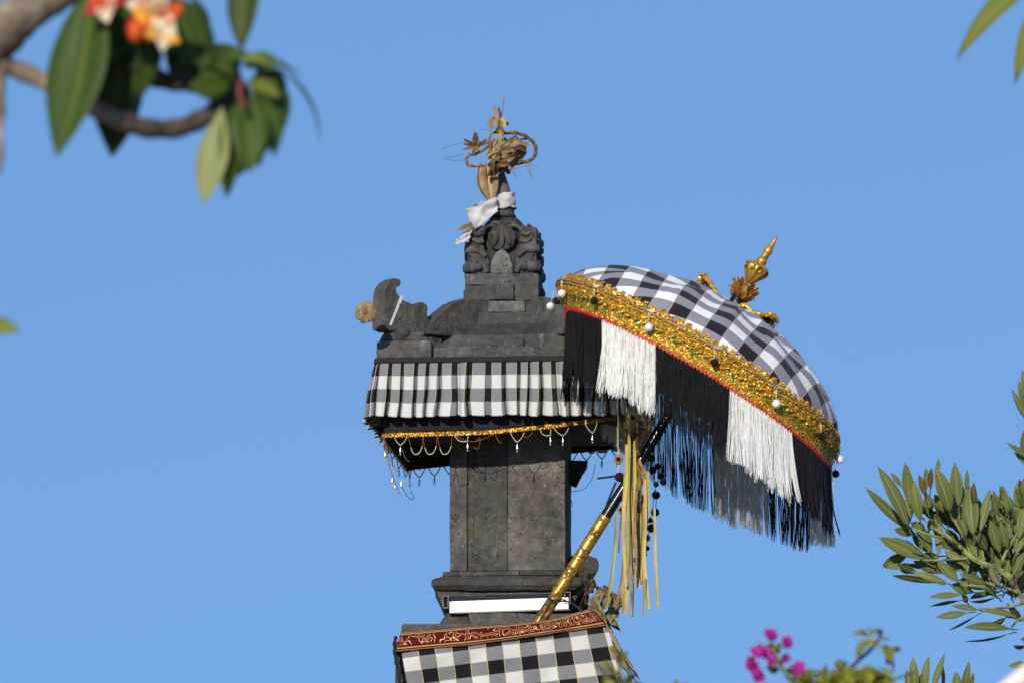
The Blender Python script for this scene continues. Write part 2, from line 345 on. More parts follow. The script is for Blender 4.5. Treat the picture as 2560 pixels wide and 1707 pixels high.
M['petal_orange'] = plain('orange petal', (0.60,0.085,0.012), 0.6, var=0.3, scale=20, bump=0, trans=0.2)
M['stalk'] = plain('brownish red stalk', (0.16,0.04,0.025), 0.7, var=0.5, scale=40)
def ground():
    n = NT('dry lawn'); c = n.ramp(n.noise(0.35, 8), [(0.35, (0.10,0.11,0.045)), (0.5, (0.20,0.175,0.12)), (0.7, (0.32,0.28,0.22))])
    n.p(col=n.mix(0.5, c, n.mix(n.noise(14, 6), (0.10,0.09,0.05), (0.30,0.26,0.19))), rough=0.95); n.bump(n.noise(30, 6), 0.8, 0.03); return n.m
M['ground'] = ground()
# ------------------------------------------------------------------ ground
m = MB(); N = 24
m.grid(lambda u, v: V(((u-.5)*4000, (v-.5)*4000, 0)), N, N)
o = m.build('ground', M['ground']); o['kind'] = 'structure'
# ------------------------------------------------------------------ stone shrine
CX = 1274                                                     # pixel column of the shrine's axis
AX = W(CX, 1000, 0).x; ROT = math.radians(-4.3)
XF = Matrix.Translation((AX,0,0)) @ Matrix.Rotation(ROT, 4, 'Z') @ Matrix.Translation((-AX,0,0))
shrine = thing('stone_shrine', (AX,0,0), 'tall dark grey carved stone shrine with a square tiered roof and pointed crown', 'shrine')
def Z(py, Y): return W(CX, py, Y).z
def hwm(hpx):                                                 # half width in metres of a square tier seen hpx pixels half wide
    h = 0.2
    for _ in range(6): h = hpx * (DIST - h) / FPX
    return h
def block(x0, x1, y0, y1, z0, z1, mat='stone', bev=0.004, name='stone_block', kind=None):
    m = MB(); m.box((x0,y0,z0),(x1,y1,z1)); return m.build(name, M[mat], shrine, XF, bevel=bev)
def course(hpx, yt, yb, cuts=(), mat='stone', dx=0, jit=0.003, zdrop=0.0):
    h = hwm(hpx); Y = -h; zt, zb = Z(yt, Y), Z(yb, Y) - zdrop
    e = [-1] + list(cuts) + [1]; g = 0.0004
    for a, b in zip(e[:-1], e[1:]):
        j = ru(-jit, jit)
        block(AX+dx+a*h+g, AX+dx+b*h-g, -h+j, h-j, zb+0.0004, zt-0.0004, mat, 0.0025)
def frustum(name, rings, mat='stone', bev=0.004, dx=0):       # rings of (half px, py)
    m = MB(); rr = []
    for hp, py in rings:
        h = hwm(hp); z = Z(py, -h); rr.append([V((AX+dx-h,-h,z)),V((AX+dx+h,-h,z)),V((AX+dx+h,h,z)),V((AX+dx-h,h,z))])
    m.loft(rr); return m.build(name, M[mat], shrine, XF, bevel=bev)
# column: face slabs around a core
hc = hwm(143); dxc = 0.008; zt, zb = Z(1010,-hc), Z(1426,-hc)
block(AX+dxc-hc+0.012, AX+dxc+hc-0.012, -hc+0.012, hc-0.012, zb, zt, 'stone_dark', 0, 'column_core')
sx = hwm(1)
for a, b, pr in ((1125,1167.5,0.0),(1171.5,1184,-0.007),(1184.2,1268.9,0.0),(1269.1,1366.8,0.001),(1367,1411,0.0005)):
    xa, xb = (a-1268)/143*hc+AX+dxc, (b-1268)/143*hc+AX+dxc
    block(xa, xb, -hc-pr, -hc+0.05 if b < 1400 else hc-0.02, zb+0.001, zt, 'stone_column', 0.002, 'stone_slab')
block(AX+dxc-hc+0.002, AX+dxc-hc+0.04, -hc+0.052, hc-0.02, zb+0.001, zt, 'stone', 0.002, 'stone_slab')
# base mouldings under the column
D1 = 0.008
course(160, 1426, 1438, (0.2,), 'stone', D1)
frustum('sloped_ledge', [(150,1436.5),(186,1447),(186,1461),(172,1475)], 'stone', 0.003, D1)
course(158, 1477, 1487, (-0.32,), 'stone', D1)
m = MB(); m.prism([W(a,b,-0.235) for a,b in ((1083,1462),(1115,1533),(1424,1533),(1456,1462))], (0,.5,0)); m.build('tapered_neck', M['stone'], shrine, None, bevel=.003)
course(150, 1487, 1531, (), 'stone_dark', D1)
m = MB(); m.prism([W(a,b,-0.30) for a,b in ((1116,1532),(1099,1556),(1097,1580),(1182,1580),(1168,1532))], (0,.3,0)); m.build('flared_base_stone', M['stone'], shrine, None, bevel=.004)
m = MB(); m.prism([W(a,b,-0.345) for a,b in ((1170,1533),(1184,1580),(1470,1580),(1440,1533))], (0,.3,0)); m.build('pale_face_stone', M['stone_pale'], shrine, None, bevel=.003)
# roof underside slab and tiers, bottom to top
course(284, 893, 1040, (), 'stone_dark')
course(288, 866, 896, (-0.25,0.7), 'stone')
course(160, 836, 872, (0.3,), 'stone', zdrop=0.03)
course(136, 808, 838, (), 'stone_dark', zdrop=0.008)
course(102, 781, 810, (), 'stone', zdrop=0.008)
course(96, 752, 783, (-0.48,0.48), 'stone', zdrop=0.006)
h = hwm(46); f = hwm(100)
block(AX-h, AX+h, -f-0.006, f+0.006, Z(781,-f), Z(753,-f), 'stone_pale')
# corner blocks and the curved corner wings with their horns
WING = [(944,824),(962,829.6),(1028,836),(1087,841),(1165,846),(1225,846),(1225,749),(1161,748),(1145,750),(1130,755),(1117,762),(1105,770),(1092,781),(1080,793),(1070,803),(1064,807),
        (1058,800),(1054,791),(1053,783),(1055,774),(1054,766),(1050,761),(1043,758.5),(1036,759),(1027,762),(1016,763),(1004,758),(993,752.5),(985,744),(979,734),(977,726),
        (979,721.5),(985,719),(988,714),(988,707),(985,701.5),(979,698.5),(972,699),(964,703),(957,710),(951,719),(947,730),(945,745),(944,775)]
wm = []
for px, py in WING:
    Y = -0.3
    for _ in range(8):
        p = W(px, py, Y); Y = (p.x - AX)*0.652/0.758
    wm.append(((AX - p.x)/0.758, p.z))
for k in range(4):
    ang = math.radians(225 + 90*k); d = V((math.cos(ang), math.sin(ang), 0)); s = V((-math.sin(ang), math.cos(ang), 0))
    m = MB(); th = 0.070
    m.prism([V((AX,0,0)) + d*u + V((0,0,z)) + s*(th/2) for u, z in wm], -s*th)
    m.build('corner_wing', M['stone'], shrine, XF, bevel=0.005)
    c = V((AX,0,0)); hb = hwm(311); zt2, zb2 = Z(826,-hb), Z(893,-hb)
    def cornerpoly(xs):
        return xs
    # corner block: stepped and mounded profile, square in plan
    sgx, sgy = (1 if d.x > 0 else -1), (1 if d.y > 0 else -1); lo = hwm(170)
    m = MB(); a0 = 0.0
    for (o0, o1, ya, yb) in ((0.0, 0.0, 849, 893), (0.020, 0.012, 836, 850.5), (0.035, 0.03, 822, 837.5)):
        x_out, x_in = hb-o0, lo+o1; z0, z1 = Z(yb,-hb), Z(ya,-hb)
        xs = sorted((AX+sgx*x_out, AX+sgx*x_in)); ys = sorted((sgy*x_out, sgy*x_in))
        m2 = MB(); m2.box((xs[0],ys[0],z0+.001),(xs[1],ys[1],z1)); m2.build('corner_stone', M['stone_dark' if o0 else 'stone'], shrine, XF, bevel=0.012 if o0 else 0.006)
for k in range(4):
    R4 = Matrix.Translation((AX,0,0)) @ Matrix.Rotation(math.pi/2*k, 4, 'Z'); rl = random.Random(60+k)
    for (px, py, r) in ((970,842,20),(1000,838,22),(1032,846,18),(985,860,18),(1050,858,16)):
        c = W(px+24, py, -hb+0.035); c = V((c.x-AX, c.y, c.z)); m = MB(); m.sphere(c, r*.00148, 14, 10, (1.15,.8,.9)); sd_ = rl.random()*50
        m.v = [c + (p-c)*(1+0.45*mnoise.noise((p-c)*38+V((sd_,0,0)))) for p in m.v]; m.build('rough_stone', M['stone_dark'], shrine, XF @ R4, smooth=True)
# crown
dxk = W(1261,700,-.14).x - AX
def crown_sect(hpx, py, sup=3.2, n=32):
    h = hwm(hpx); z = Z(py, -h); r = []
    for k in range(n):
        a = 2*math.pi*(k+.5)/n; c, s = math.cos(a), math.sin(a); q = (abs(c)**sup+abs(s)**sup)**(-1/sup)
        r.append(V((AX+dxk+c*q*h, s*q*h, z)))
    return r
hk = hwm(94)
course(93, 684, 712, (), 'stone', dxk)
course(93, 712, 752, (-0.32,0.345), 'stone', dxk)
hm_ = hwm(31)
for k in range(4):
    R4 = Matrix.Translation((AX+dxk,0,0)) @ Matrix.Rotation(math.pi/2*k, 4, 'Z')
    m = MB(); m.box((-hm_, -hk-0.012, Z(750,-hk)), (hm_, -hk+0.02, Z(711,-hk))); m.build('raised_block', M['stone'], shrine, XF @ R4, bevel=0.004)
m = MB(); m.loft([crown_sect(*a) for a in ((84,684),(82,672),(74,655),(66,640),(64,625),(64,610),(62,592),(60,574),(54,560),(44,550),(35,543))])
m.build('crown_core', M['stone_dark'], shrine, XF, smooth=True)  # dark stone paints shade into the gaps between the carvings
def ny(v): return v
for k in range(4):
    R4 = Matrix.Translation((AX+dxk,0,0)) @ Matrix.Rotation(math.pi/2*k, 4, 'Z'); mp = MP(-hk)
    def q(dxp, py, out): return V((dxp*mp, -hk+0.012-out, Z(py, -hk)))
    m = MB(); ton = [(-28,684),(-29,672),(-26,655),(-20,640),(-12,629),(0,623),(12,629),(20,640),(26,655),(29,672),(28,684)]
    m.prism([q(a,b,0.012) for a,b in ton], (0,0.03,0)); m.build('tongue_carving', M['stone_pale'], shrine, XF @ R4, bevel=0.006)
    m = MB(); bo_ = [(0,624),(-14,622),(-26,610),(-32,594),(-30,578),(-20,566),(-8,560),(0,556),(8,560),(20,566),(30,578),(32,594),(26,610),(14,622)]; m.prism([q(a*1.12,b,-0.003) for a,b in bo_][::-1], (0,0.04,0)); m.build('boss_carving', M['stone_dark'], shrine, XF @ R4, bevel=0.007)
    for gx in (-18,0,18):
        m = MB(); pw_ = smoothpath([q(gx*1.1,616-abs(gx)*.3,0.001), q(gx*.8,592,0.004), q(gx*.35,566+abs(gx)*.2,-0.004)], 5); m.tube(pw_, [mp*(3+4.5*math.sin(math.pi*(i+.5)/len(pw_))) for i in range(len(pw_))], 7); m.build('flame_carving', M['stone'], shrine, XF @ R4, smooth=True)
    for s in (-1, 1):
        vol = [(31,684),(80,684),(84,672),(78,652),(80,640),(89,630),(91,614),(87,596),(78,580),(66,567),(54,560),(44,564),(42,576),(47,590),(48,606),(43,622),(34,634),(31,650)]
        m = MB(); pts = [q(s*a,b,0.002) for a,b in vol]; m.prism(pts if s>0 else pts[::-1], (0,0.05,0)); m.build('leaf_carving', M['stone'], shrine, XF @ R4, bevel=0.008)
        for pts_ in ([(36,680),(48,660),(60,650),(70,658),(66,670)],[(40,640),(56,628),(72,622),(82,612)],[(46,600),(60,604),(74,596)],[(50,580),(62,586),(72,580)],[(14,566),(28,560),(42,566),(50,578)],[(6,560),(10,552),(22,550),(34,556)]):
            m = MB(); pw_ = smoothpath([q(s*a_, b_, 0.008 if b_ > 570 else -0.004-0.0016*(570-b_)) for a_, b_ in pts_], 5); m.tube(pw_, [mp*(6.5-3.5*i/len(pw_)) for i in range(len(pw_))], 7); m.build('curl_carving', M['stone'], shrine, XF @ R4, smooth=True)
        for (cxp, cy, r) in ((86,666,14),(86,622,10),(58,666,11)):
            m = MB(); c0 = q(s*cxp, cy, 0.012 if cxp<60 else -0.004); m.lathe(c0+V((0,-0.006,0)), (0,1,0), [(-.004,r*mp*.55),(0,r*mp*.8),(0.008,r*mp),(0.03,r*mp),(0.04,r*mp*.8)], 16); m.build('scroll_carving', M['stone'], shrine, XF @ R4, smooth=True)
m = MB(); rk = hwm(1)
cA = V((W(1255,500,0).x,0,0))
m.lathe(V((cA.x,0,Z(546,0))), (0,0,1), [(0,.052),(.006,.056),(.016,.050),(.022,.048),(.028,.049),(.034,.046)], 24); m.build('neck_ring', M['stone'], shrine, XF, smooth=True)
m = MB(); zc0 = Z(524,0); zc1 = Z(418,0); H = zc1-zc0
m.lathe(V((cA.x,0,zc0)), (0,0,1), [(0,.047),(H*.12,.046),(H*.3,.040),(H*.55,.027),(H*.8,.014),(H*.97,.006),(H,.002)], 24); m.build('pointed_tip', M['stone'], shrine, XF, smooth=True)
# plinth below: wrapped block and stepped pedestal down to the ground
BF = -0.64                                                    # front plane of the wide base
def bz(py): return W(1264, py, BF).z
xl, xr = W(1004,1640,BF).x, W(1517,1640,BF).x
block(W(1032,1560,BF+.06).x, W(1500,1560,BF+.06).x, BF+0.06, 0.42, bz(1600), W(1264,1557,BF+.06).z, 'stone', 0.005)
block(xl+0.02, xr-0.01, BF+0.03, 0.44, bz(1990), bz(1598), 'stone_dark', 0.005)
for i, (e, z0, z1) in enumerate(((0.06,1.75,bz(1992)),(0.0,1.1,1.748),(0.08,0.75,1.098),(0.16,0.35,0.748),(0.26,0.0,0.348))):
    block(xl-e, xr+e, BF-e, 0.46+e, z0, z1, 'stone', 0.01)
# stone ear of the lower tier, seen behind the parasol pole
def earpoly(pts, Y, th):
    m = MB(); m.prism([W(a,b,Y) for a,b in pts], (0,th,0)); return m
earpoly([(1425,1388),(1470,1388),(1490,1393),(1497,1404),(1496,1418),(1488,1432),(1470,1440),(1470,1530),(1425,1535)], -0.05, 0.12).build('corner_ear', M['stone_dark'], shrine, bevel=0.006)
# ------------------------------------------------------------------ checked pleated valance round the roof
roofcloth = thing('pleated_valance', (AX, 0, Z(1035,-.5)), 'pleated black and white checked cloth skirt tied round the shrine roof', 'cloth')
HT, HB = hwm(313), hwm(342)
def perim(s, h, rad):                                         # s in 0..4 round the square, counter-clockwise from front left
    k = int(s) % 4; t = s - int(s); L = h - rad
    base = {0: (V((-1,-1,0)), V((1,0,0)), V((0,-1,0))), 1: (V((1,-1,0)), V((0,1,0)), V((1,0,0))), 2: (V((1,1,0)), V((-1,0,0)), V((0,1,0))), 3: (V((-1,1,0)), V((0,-1,0)), V((-1,0,0)))}[k]
    c = base[0]*h; arc = 0.06
    if t < arc:
        a = -math.pi/4*(1-t/arc); cc = base[0]*L; nn = (base[2]*math.cos(a) + base[1]*math.sin(a)); return cc + nn*rad, nn
    if t > 1-arc:
        a = math.pi/4*(1-(1-t)/arc); cc = base[0]*L + base[1]*2*L; nn = (base[2]*math.cos(a) + base[1]*math.sin(a)); return cc + nn*rad, nn
    return base[0]*L + base[2]*rad + base[1]*(2*L*(t-arc)/(1-2*arc)), base[2]
side = 2*HB; prof = []; s = 0.0; rnd_st = random.Random(5)
pst = []
while s < 4:
    wd = rnd_st.choice((rnd_st.uniform(0.036, 0.048), rnd_st.uniform(0.050, 0.070), rnd_st.uniform(0.046, 0.060)))/side*1.0; wd = min(wd, 4-s) if 4-s > 0.01 else 4-s
    A = rnd_st.uniform(0.5, 1.25)
    for t, dd in ((0,0.0),(0.08,0.35),(0.2,0.75),(0.38,0.98),(0.6,1.0),(0.8,0.92),(0.86,0.78),(0.82,0.35),(0.9,0.08)): prof.append((s+wd*t, dd*A))
    pst.append(len(prof)-9); s += wd
    if 4-s < 0.012: break
prof.append((4.0, 0.0))
arc = [0.0]
for a, b in zip(prof[:-1], prof[1:]): arc.append(arc[-1] + math.hypot((b[0]-a[0])*side, (b[1]-a[1])*0.026))
CELL = 0.0485
pst.append(len(prof)-1); pu = [0.0]*len(prof); jit_ = [rnd_st.uniform(-.45,.45) for _ in pst]
for k in range(len(pst)-1):
    i0, i1 = pst[k], pst[k+1]
    for i in range(i0, i1+1): f_ = (arc[i]-arc[i0])/max(1e-6, arc[i1]-arc[i0]); pu[i] = 2*(k+f_) + 0.80 + jit_[k]*(1-f_) + jit_[k+1]*f_
ztop, zbot = Z(903,-HT), Z(1037,-HB); NV = 12
vs_, uv_, fs_ = [], [], []
for i, (s, dd) in enumerate(prof):
    hem = 0.009*mnoise.noise(V((s*7,1.3,0))) - 0.012*dd + 0.006
    for j in range(NV+1):
        t = j/NV; h = HT + (HB-0.032-HT)*t**0.85
        p, nn = perim(min(s,3.9999), h, 0.02)
        amp = (0.004 + 0.036*t**0.75)*dd + 0.004*t*mnoise.noise(V((s*9, t*2, 4)))
        tg = V((-nn.y, nn.x, 0))
        p = p + nn*amp + tg*(0.014*t*mnoise.noise(V((s*11, t*1.6, 9))))
        vs_.append(V((AX+p.x, p.y, ztop + (zbot+hem-ztop)*t))); uv_.append((pu[i], -t*4.08 + 1.02))
for i in range(len(prof)-1):
    for j in range(NV): a = i*(NV+1)+j; fs_.append((a, a+1, a+NV+2, a+NV+1))
m = MB(); m.add(vs_, fs_, uv_); m.build('pleated_cloth', M['poleng'], roofcloth, XF, solid=0.0016)
def sqband(h0, z0, h1, z1, name, mat, th=0.003, nseg=40, wob=0.002, zf=None):
    m = MB(); n = nseg*4; rings = []
    vs2, fs2 = [], []
    for i in range(n+1):
        s = min(4*i/n, 3.9999); 
        for j in range(4):
            t = j/3; p, nn = perim(s, h0+(h1-h0)*t, 0.015); p = p + nn*wob*mnoise.noise(V((s*8,t*3,2)))
            zz0 = z0; zz1 = zf(s) if zf else z1
            vs2.append(V((AX+p.x, p.y, zz0+(zz1-zz0)*t)))
    for i in range(n):
        for j in range(3): a = i*4+j; fs2.append((a, a+1, a+5, a+4))
    m.add(vs2, fs2); return m.build(name, M[mat], roofcloth, XF, solid=th, smooth=True)
sqband(HT+0.003, Z(891,-HT), HT+0.004, Z(905,-HT), 'black_waistband', 'black_cloth', 0.006)
# black inner valance, hanging lopsided, with gold braid and bead loops
HI = hwm(292)
zl, zm_, zr = Z(1090,-HI), Z(1085,-HI), Z(1046,-HI)
def innerz(s):
    k = int(s); t = s-k
    front = lambda t: zl + (zm_-zl)*min(t/0.45,1) + (zr-zm_)*max(0,(t-0.42)/0.58)**1.3
    if k == 0: return front(t)
    zb_r, zb_l = zr+0.012, zl-0.012
    if k == 1: return zr + (zb_r-zr)*t
    if k == 2: return zb_r + (zb_l-zb_r)*t
    return zb_l + (zl-zb_l)*t
sqband(HI, Z(1000,-HI), HI, 0, 'black_inner_cloth', 'black_cloth', 0.003, 40, 0.01, innerz)
def flakes(m, fn, n, size, jit=0.9, lift=0.003, seed=1, aspect=1.0):
    r = random.Random(seed)
    for _ in range(n):
        p, nn = fn(r); q = (nn + V((r.uniform(-1,1), r.uniform(-1,1), r.uniform(-1,1)))*jit).normalized()
        a = q.orthogonal().normalized(); b = q.cross(a); th = r.uniform(0, 6.28); a, b = a*math.cos(th)+b*math.sin(th), b*math.cos(th)-a*math.sin(th)
        sz = size*r.uniform(0.6, 1.3); c = p + nn*lift*r.random()
        m.add([c-a*sz, c+b*sz*aspect*.6, c+a*sz, c-b*sz*aspect*.6], [(0,1,2,3)])
for k, nm in ((0,'gold_braid'),(1,'gold_braid'),(2,'gold_braid'),(3,'gold_braid')):
    m = MB(); pts = []
    for i in range(41):
        s = min(k + i/40, 3.9999); p, nn = perim(s, HI+0.006, 0.015); pts.append(V((AX+p.x, p.y, innerz(s)+0.006)))
    m.ribbon(pts, 0.014, (0,0,1), 0.003)
    def bf(r, pts=pts):
        i = r.randrange(len(pts)-1); t = r.random(); p = pts[i].lerp(pts[i+1], t); d = pts[i+1]-pts[i]; nn = V((d.y,-d.x,0)).normalized()
        return p + V((0,0,r.uniform(-.008,.008))) + nn*0.003, nn
    flakes(m, bf, 1300 if k == 0 else 400, 0.0036, 0.8, 0.004, 3+k)
    m.build(nm, M['gold_base2'], roofcloth, XF)
def drop(parent, top, L=0.026, r=0.0042, xf=XF, mat='silver'):
    m = MB(); m.lathe(top, (0,0,-1), [(0,.001),(L*.15,r*.5),(L*.55,r*.75),(L*.8,r),(L*.95,r*.6),(L,.001)], 10); m.build('drop_bead', M[mat], parent, xf, smooth=True)
    m = MB(); m.sphere(V(top)-V((0,0,L+.004)), 0.0028, 6, 4); m.build('drop_tip', M['bead_pale'], parent, xf)
def beadline(pts, rb=0.0021, step=0.0045, mat='bead_pale', parent=roofcloth, xf=XF, thread=True):
    pts = smoothpath(pts, 10); m = MB(); acc = 0
    for a, b in zip(pts[:-1], pts[1:]):
        L = (b-a).length; d = acc
        while d < L: m.sphere(a.lerp(b, d/L), rb, 6, 4); d += step
        acc = d - L
    if thread: m.tube(pts[::4], 0.0007, 3)
    return m.build('bead_string', M[mat], parent, xf)
def fp(px, py): 
    Y = -HI
    for _ in range(5): p = W(px, py, Y); Y = -HI/math.cos(ROT) + (p.x-AX)*math.tan(ROT) - 0.008
    return XF.inverted() @ p
for (x0, x1, xm, y0, ym, kind) in ((985,1019,1001,1089,1113,'V'),(1135,1170,1169,1087,1103,'L'),(1277,1310,1293,1082,1105,'V'),(1350,1385,1376,1073,1088,'L'),(1385,1421,1407,1070,1089,'V'),(1462,1492,1481,1057,1083,'V')):
    if kind == 'V': beadline([fp(x0,y0), fp((x0+xm)/2-2,(y0+ym)/2+1), fp(xm,ym)]); beadline([fp(x1,y0), fp((x1+xm)/2+2,(y0+ym)/2+1), fp(xm,ym)])
    else: beadline([fp(x0,y0), fp((x0+xm)/2-4,(y0+ym)/2+6), fp(xm,ym)]); beadline([fp(xm+1,y0), fp(xm,ym)])
    drop(roofcloth, fp(xm, ym+3))
for x0 in (1022,1057,1094):
    beadline([fp(x0+6,1120), fp(x0+11,1132), fp(x0+18,1135), fp(x0+27,1130), fp(x0+34,1115)])
    m = MB(); m.tube([fp(x0+3,1090), fp(x0,1096), fp(x0+6,1120)], 0.0011, 4); m.build('brown_thread', M['thread_brown'], roofcloth, XF); m = MB(); m.tube([fp(x0+34,1115), fp(x0+36,1090)], 0.0011, 4); m.build('brown_thread', M['thread_brown'], roofcloth, XF)
for pts in ([(1005,1122),(1012,1140),(1018,1150),(1024,1153)],[(1140,1090),(1175,1103),(1205,1098),(1235,1085)],[(1190,1100),(1200,1095),(1196,1120),(1184,1116)],[(1238,1086),(1245,1100),(1254,1107)],[(1310,1090),(1320,1092),(1332,1080)],
            [(962,1090),(963,1115),(972,1150),(978,1180),(988,1215)],[(963,1100),(968,1130),(985,1165),(1001,1185)],[(961,1095),(966,1140),(975,1170),(1000,1235)]):
    m = MB(); m.tube(smoothpath([fp(a,b) for a,b in pts], 6), 0.0013, 4); m.build('brown_thread', M['thread_brown'], roofcloth, XF)
# loops on the back and left sides (seen against the sky)
for k, cnt in ((2, 16), (3, 4), (1, 6)):
    for i in range(cnt):
        s0, s1 = k+(i+.1)/cnt, k+(i+.9)/cnt; sm = (s0+s1)/2
        def bp(s, dz): p, nn = perim(min(s,3.9999), HI+0.004, 0.015); return V((AX+p.x, p.y, innerz(s)-dz))
        m = MB(); m.tube([bp(s0,0), bp((s0+sm)/2,.022), bp(sm,.036)], 0.0026, 5); m.tube([bp(s1,0), bp((s1+sm)/2,.022), bp(sm,.036)], 0.0026, 5); m.build('bead_string', M['bead_pale'], roofcloth, XF)
        if (i*7) % 4: drop(roofcloth, bp(sm,.037), 0.03, 0.0055)
for px, py in ((981,1190),(987,1205),(1003,1200)): drop(roofcloth, XF.inverted() @ W(px,py,-HI+0.06), 0.03, 0.005)
# ------------------------------------------------------------------ white cotton on the crown
wc = thing('white_headcloth', W(1250,525,-.06), 'white cotton strip knotted round the pointed stone tip', 'cloth')
m = MB(); c0 = V((cA.x,0,0))
def wrapf(u, v):
    a = 2*math.pi*u; zz = Z(526,0) + (Z(487,0)-Z(526,0))*v + 0.010*math.sin(a+1.2) + 0.006*mnoise.noise(V((math.cos(a)*2,math.sin(a)*2,v*2))); r = 0.0535-0.008*v + 0.004*math.sin(v*11+a*1.5) + 0.007*mnoise.noise(V((math.cos(a)*2.5,math.sin(a)*2.5,v*6)))
    return V((cA.x+r*math.cos(a), r*math.sin(a), zz))
m.grid(wrapf, 40, 10); m.build('wrap', M['white_cotton'], wc, XF, smooth=True, solid=0.004)
def flap(corners, name, mat, parent, amp=0.01, seed=0, n=14, th=0.002):
    c = [V(p) for p in corners]; m = MB()
    def fn(u, v):
        p = c[0].lerp(c[1], u).lerp(c[3].lerp(c[2], u), v)
        return p + V((mnoise.noise(V((u*3,v*3,seed)))*amp*.6, mnoise.noise(V((u*2.6,v*2.6,seed+7)))*amp*2, mnoise.noise(V((u*3,v*3,seed+3)))*amp*.6))
    m.grid(fn, n, n); return m.build(name, M[mat], parent, smooth=True, solid=th)
flap([W(1242,492,-.07),W(1246,530,-.10),W(1188,574,-.15),W(1163,526,-.13)], 'knot_flap', 'white_cotton', wc, 0.012, 2)
flap([W(1224,500,-.06),W(1226,530,-.08),W(1200,545,-.11),W(1180,512,-.10)], 'knot_fold', 'white_cotton', wc, 0.012, 12)
flap([W(1180,574,-.15),W(1172,606,-.16),W(1134,612,-.17),W(1150,592,-.16)], 'trailing_end', 'white_cotton', wc, 0.010, 5)
m = MB(); m.ribbon([W(1180,560,-.15),W(1160,568,-.16),W(1140,577,-.16)], [0.02,0.018,0.004], (0.2,-.4,1)); m.build('dry_leaf_strip', M['palm_dry'], wc); m = MB(); m.ribbon([W(1182,570,-.15),W(1165,580,-.16),W(1155,584,-.16)], [0.016,0.012,0.004], (0.2,-.4,1)); m.build('dry_leaf_strip', M['palm_dry'], wc)
# ------------------------------------------------------------------ dried palm offering on the tip
off = thing('palm_leaf_offering', W(1228,505,-.05), 'dried brown woven palm leaf offering with braided loops tied to the tip', 'offering')
OY = -0.055
def P_(a, b, y=0.0): return W(a, b, OY+y)
R_ = random.Random(11)
for (a, wdt, mt) in (([(1228,508),(1212,480),(1202,450),(1205,418)], [.006,.018,.024,.012], 'palm_dry'), ([(1228,508),(1222,470),(1224,440),(1226,412)], [.008,.024,.036,.030], 'palm_fresh'),
                     ([(1226,505),(1206,478),(1198,452),(1200,415)], [.005,.015,.018,.010], 'palm_dark'), ([(1230,508),(1238,470),(1240,440),(1236,418)], [.006,.018,.022,.014], 'palm_dry'),
                     ([(1234,505),(1242,480),(1244,455),(1241,425)], [.004,.008,.010,.008], 'palm_dark'), ([(1227,505),(1216,462),(1212,440),(1214,416)], [.004,.010,.012,.010], 'palm_rust')):
    m = MB(); y = R_.uniform(-.025,.01); m.ribbon(smoothpath([P_(p,q,y*(i/3)) for i,(p,q) in enumerate(a)], 5), [x for x in [wdt[min(int(i/5),3)]+(wdt[min(int(i/5)+1,3)]-wdt[min(int(i/5),3)])*((i%5)/5) for i in range(16)]], (1,R_.uniform(-.5,.5),0), 0.0016, 0.25); m.build('palm_strip', M[mt], off)
flap([P_(1216,412,-.03),P_(1240,410,-.035),P_(1246,443,-.03),P_(1220,446,-.03)], 'palm_fold', 'palm_fresh', off, 0.006, 21, 6)
# crumpled heart of the offering: rolled and folded strips
for i in range(34):
    t = R_.random(); cx_, cy_ = R_.uniform(1228,1302), 0; cy_ = R_.uniform(352,408) if cx_ > 1245 else R_.uniform(360,420)
    L = R_.uniform(14,30); a = R_.uniform(-0.7,0.7) + (0.3 if cx_ > 1260 else 1.1); y = R_.uniform(-.06,.02)
    p0 = P_(cx_-L*math.cos(a), cy_+L*math.sin(a)*.8, y); p2 = P_(cx_+L*math.cos(a), cy_-L*math.sin(a)*.8, y+R_.uniform(-.02,.02)); p1 = P_(cx_+R_.uniform(-5,5), cy_+R_.uniform(-8,8), y-R_.uniform(.01,.035))
    m = MB(); m.ribbon(smoothpath([p0,p1,p2],5), [R_.uniform(.008,.024)]*11, (R_.uniform(-.4,.4),R_.uniform(-.8,.3),1), 0.0014, 0.35); m.build('palm_strip', M[R_.choice(['palm_dry','palm_dry','palm_dark','palm_rust'])], off)
flap([P_(1250,352,-.055),P_(1292,360,-.05),P_(1300,392,-.03),P_(1244,398,-.06)], 'palm_fold', 'palm_dry', off, 0.014, 31, 8)
flap([P_(1240,398,-.03),P_(1300,386,-.02),P_(1282,412,0.0),P_(1250,418,-.01)], 'palm_fold', 'palm_dark', off, 0.010, 33, 8)
flap([P_(1284,354,-.05),P_(1300,348,-.03),P_(1312,384,-.02),P_(1298,390,-.03)], 'palm_fold', 'palm_dark', off, 0.008, 35, 6)
